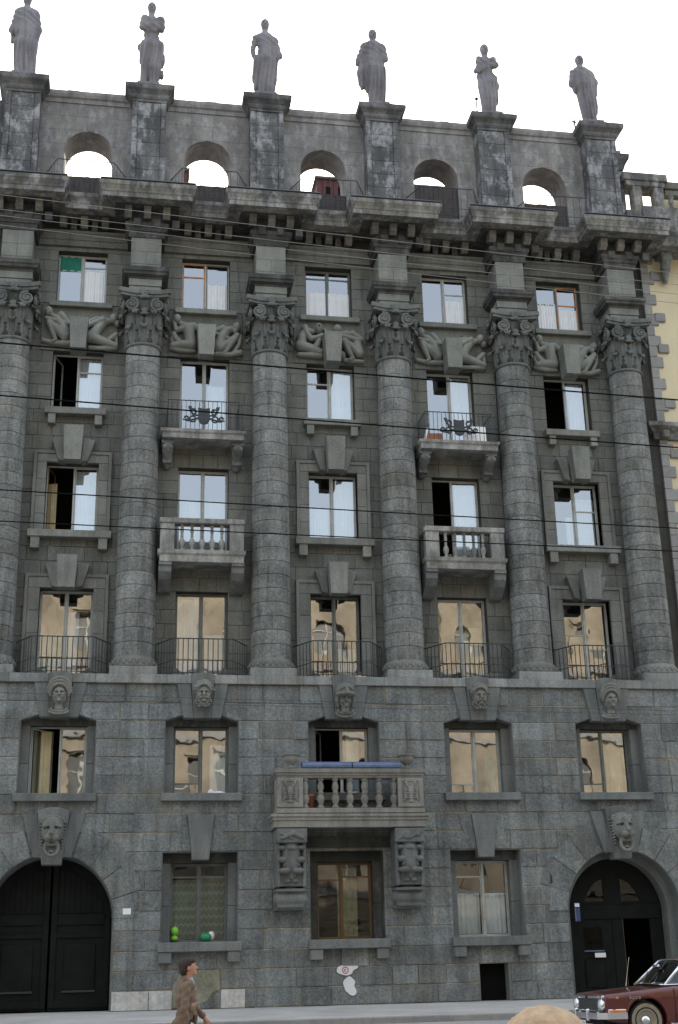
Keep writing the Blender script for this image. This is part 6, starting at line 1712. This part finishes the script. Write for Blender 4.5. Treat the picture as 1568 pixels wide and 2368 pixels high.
def screen(b_, t_, bow):
    mb = MB(); n = 8; vs = []
    for j in (0, 1):
        x, y, z = (b_, t_)[j]
        for i in range(n + 1): u = -1 + 2 * i / n; vs.append((x - bow * (1 - u * u), u * y, z + .02 * (1 - u * u)))
    mb.add(vs, [(i, i + 1, n + 2 + i, n + 1 + i) for i in range(n)]); return mb
screen(Gp['bf'], Gp['tf'], .10).build('windscreen', 'carglass', CAR, True); screen(Gp['br'], Gp['tr'], -.08).build('rear_window', 'carglass', CAR, True)
MB().tube([(1.30 - .10 * (1 - u * u) - .01, u * .76, .965 + .02 * (1 - u * u)) for u in [-1 + .25 * i for i in range(9)]], .014, 6).build('screen_trim', 'chrome', CAR, True)
MB().tube([(1.80 - .10 * (1 - u * u), u * .60, 1.40 + .02 * (1 - u * u)) for u in [-1 + .25 * i for i in range(9)]], .016, 6).build('screen_trim', 'chrome', CAR, True)
for y0 in (-.45, .15):
    MB().tube([(1.17, y0, .985), (1.22, y0 - .02, 1.01), (1.52, y0 + .42, 1.20)], .009, 5).build('wiper', 'chrome', CAR)
MB().tube([(1.05, .62, .93), (1.10, .65, 1.12), (1.20, .70, 1.48)], [.009, .005, .003], 6).build('antenna', 'chrome', CAR)
for y in (-.38, .38):
    bx('front_seat', 'seat', CAR, 2.35, 2.5, y - .25, y + .25, .5, 1.15, b=.05)
bx('rear_seat', 'seat', CAR, 3.2, 3.4, -.55, .55, .5, 1.1, b=.05); bx('dashboard', 'under', CAR, 1.42, 1.62, -.68, .68, .85, .98, b=.03)
MB().lathe([(.185, -.012), (.20, 0), (.185, .012)], (1.78, -.38, 1.0), 20, 'X', cap=False).build('steering_wheel', 'under', CAR, True)
MB().bbox(1.45, 1.5, -.14, .14, 1.28, 1.33, b=.01).build('mirror', 'chrome', CAR)
# front
g = MB(); 
for k in range(27): x = -.55 + 1.1 * k / 26; g.box(.005, .05, x - .008, x + .008, .53, .745)
gr = g.build('grille', 'grille', CAR)
bx('grille_bar', 'chrome', CAR, -.02, .06, -.66, .66, .745, .80, b=.012); bx('grille_bar', 'chrome', CAR, -.005, .06, -.60, .60, .510, .532, b=.006)
bx('grille_backing', 'under', CAR, .052, .06, -.6, .6, .52, .76)
MB().bbox(-.035, .0, -.035, .035, .745, .80, b=.01).build('nose_badge', 'black', CAR)
for sg in (-1, 1):
    MB().lathe([(.001, -.045), (.05, -.04), (.09, -.015), (.098, .01)], (.0, sg * .70, .635), 24, 'X', cap=False).build('headlight', 'lens', CAR, True)
    MB().lathe([(.096, -.01), (.115, -.02), (.118, .04)], (.0, sg * .70, .635), 24, 'X', cap=False).build('headlight_bezel', 'chrome', CAR, True)
    bx('headlight_surround', 'chrome', CAR, -.015, .05, *sorted((sg * .60, sg * .835)), .745, .80, b=.012)
    MB().lathe([(.001, -.03), (.055, -.02), (.06, .02)], (-.0, sg * .52, .445), 18, 'X', cap=False).build('fog_light', 'lens', CAR, True)
    MB().bbox(-.17, -.09, sg * .33 - .03, sg * .33 + .03, .34, .56, b=.02).build('bumper_overrider', 'chrome', CAR)
bp2 = MB().sweep([(.42, .93), (.05, .925), (-.08, .80), (-.12, .0), (-.08, -.80), (.05, -.925), (.42, -.93)][::-1], [(-.05, .385), (.0, .385), (.025, .42), (.025, .46), (.0, .495), (-.05, .50)])
bp2.build('bumper', 'chrome', CAR)
MB().sweep([(4.4, -.92), (4.72, -.90), (4.84, -.70), (4.86, 0), (4.84, .70), (4.72, .90), (4.4, .92)], [(-.05, .40), (.03, .40), (.04, .47), (.0, .52), (-.05, .52)]).build('bumper', 'chrome', CAR)
bx('apron', 'under', CAR, .02, .12, -.75, .75, .28, .50); pl = bx('number_plate', 'white', CAR, -.165, -.15, -.24, .24, .24, .355, b=.004)
mb = MB()
for y in (-.19, -.15, -.10, -.05, .03, .07, .13, .18): mb.box(-.168, -.165, y, y + .014, .265, .33)
mb.build('plate_lettering', 'iron', CAR)   # worn and unreadable in the photograph
for sg in (-1, 1): bx('tail_light', 'red', CAR, 4.70, 4.765, *sorted((sg * .60, sg * .82)), .56, .72, b=.01)
bx('underbody', 'under', CAR, .3, 4.5, -.62, .62, .2, .5)
for hx in (HB, RB):
    for sg in (-1, 1):
        tm = MB().lathe([(.20, -.09), (.30, -.095), (.335, -.08), (.345, -.03), (.345, .03), (.335, .08), (.30, .095), (.20, .09)], (hx, sg * .755, .345), 36, 'Y', cap=False)
        wh = tm.build('wheel', 'tyre', CAR, True)
        yy = sg * .755
        MB().lathe([(.001, sg * .05), (.07, sg * .055), (.12, sg * .045), (.165, sg * .06), (.185, sg * .09), (.205, sg * .095), (.212, sg * .06)], (hx, yy, .345), 28, 'Y', cap=False).build('rim', 'rim', wh, True)
        MB().lathe([(.001, sg * .115), (.05, sg * .105), (.085, sg * .075), (.10, sg * .055)], (hx, yy, .345), 24, 'Y', cap=False).build('hubcap', 'chrome', wh, True)
        MB().lathe([(.235, sg * .094), (.27, sg * .097), (.30, sg * .096)], (hx, yy, .345), 36, 'Y', cap=False).build('whitewall', 'rim', wh, True)
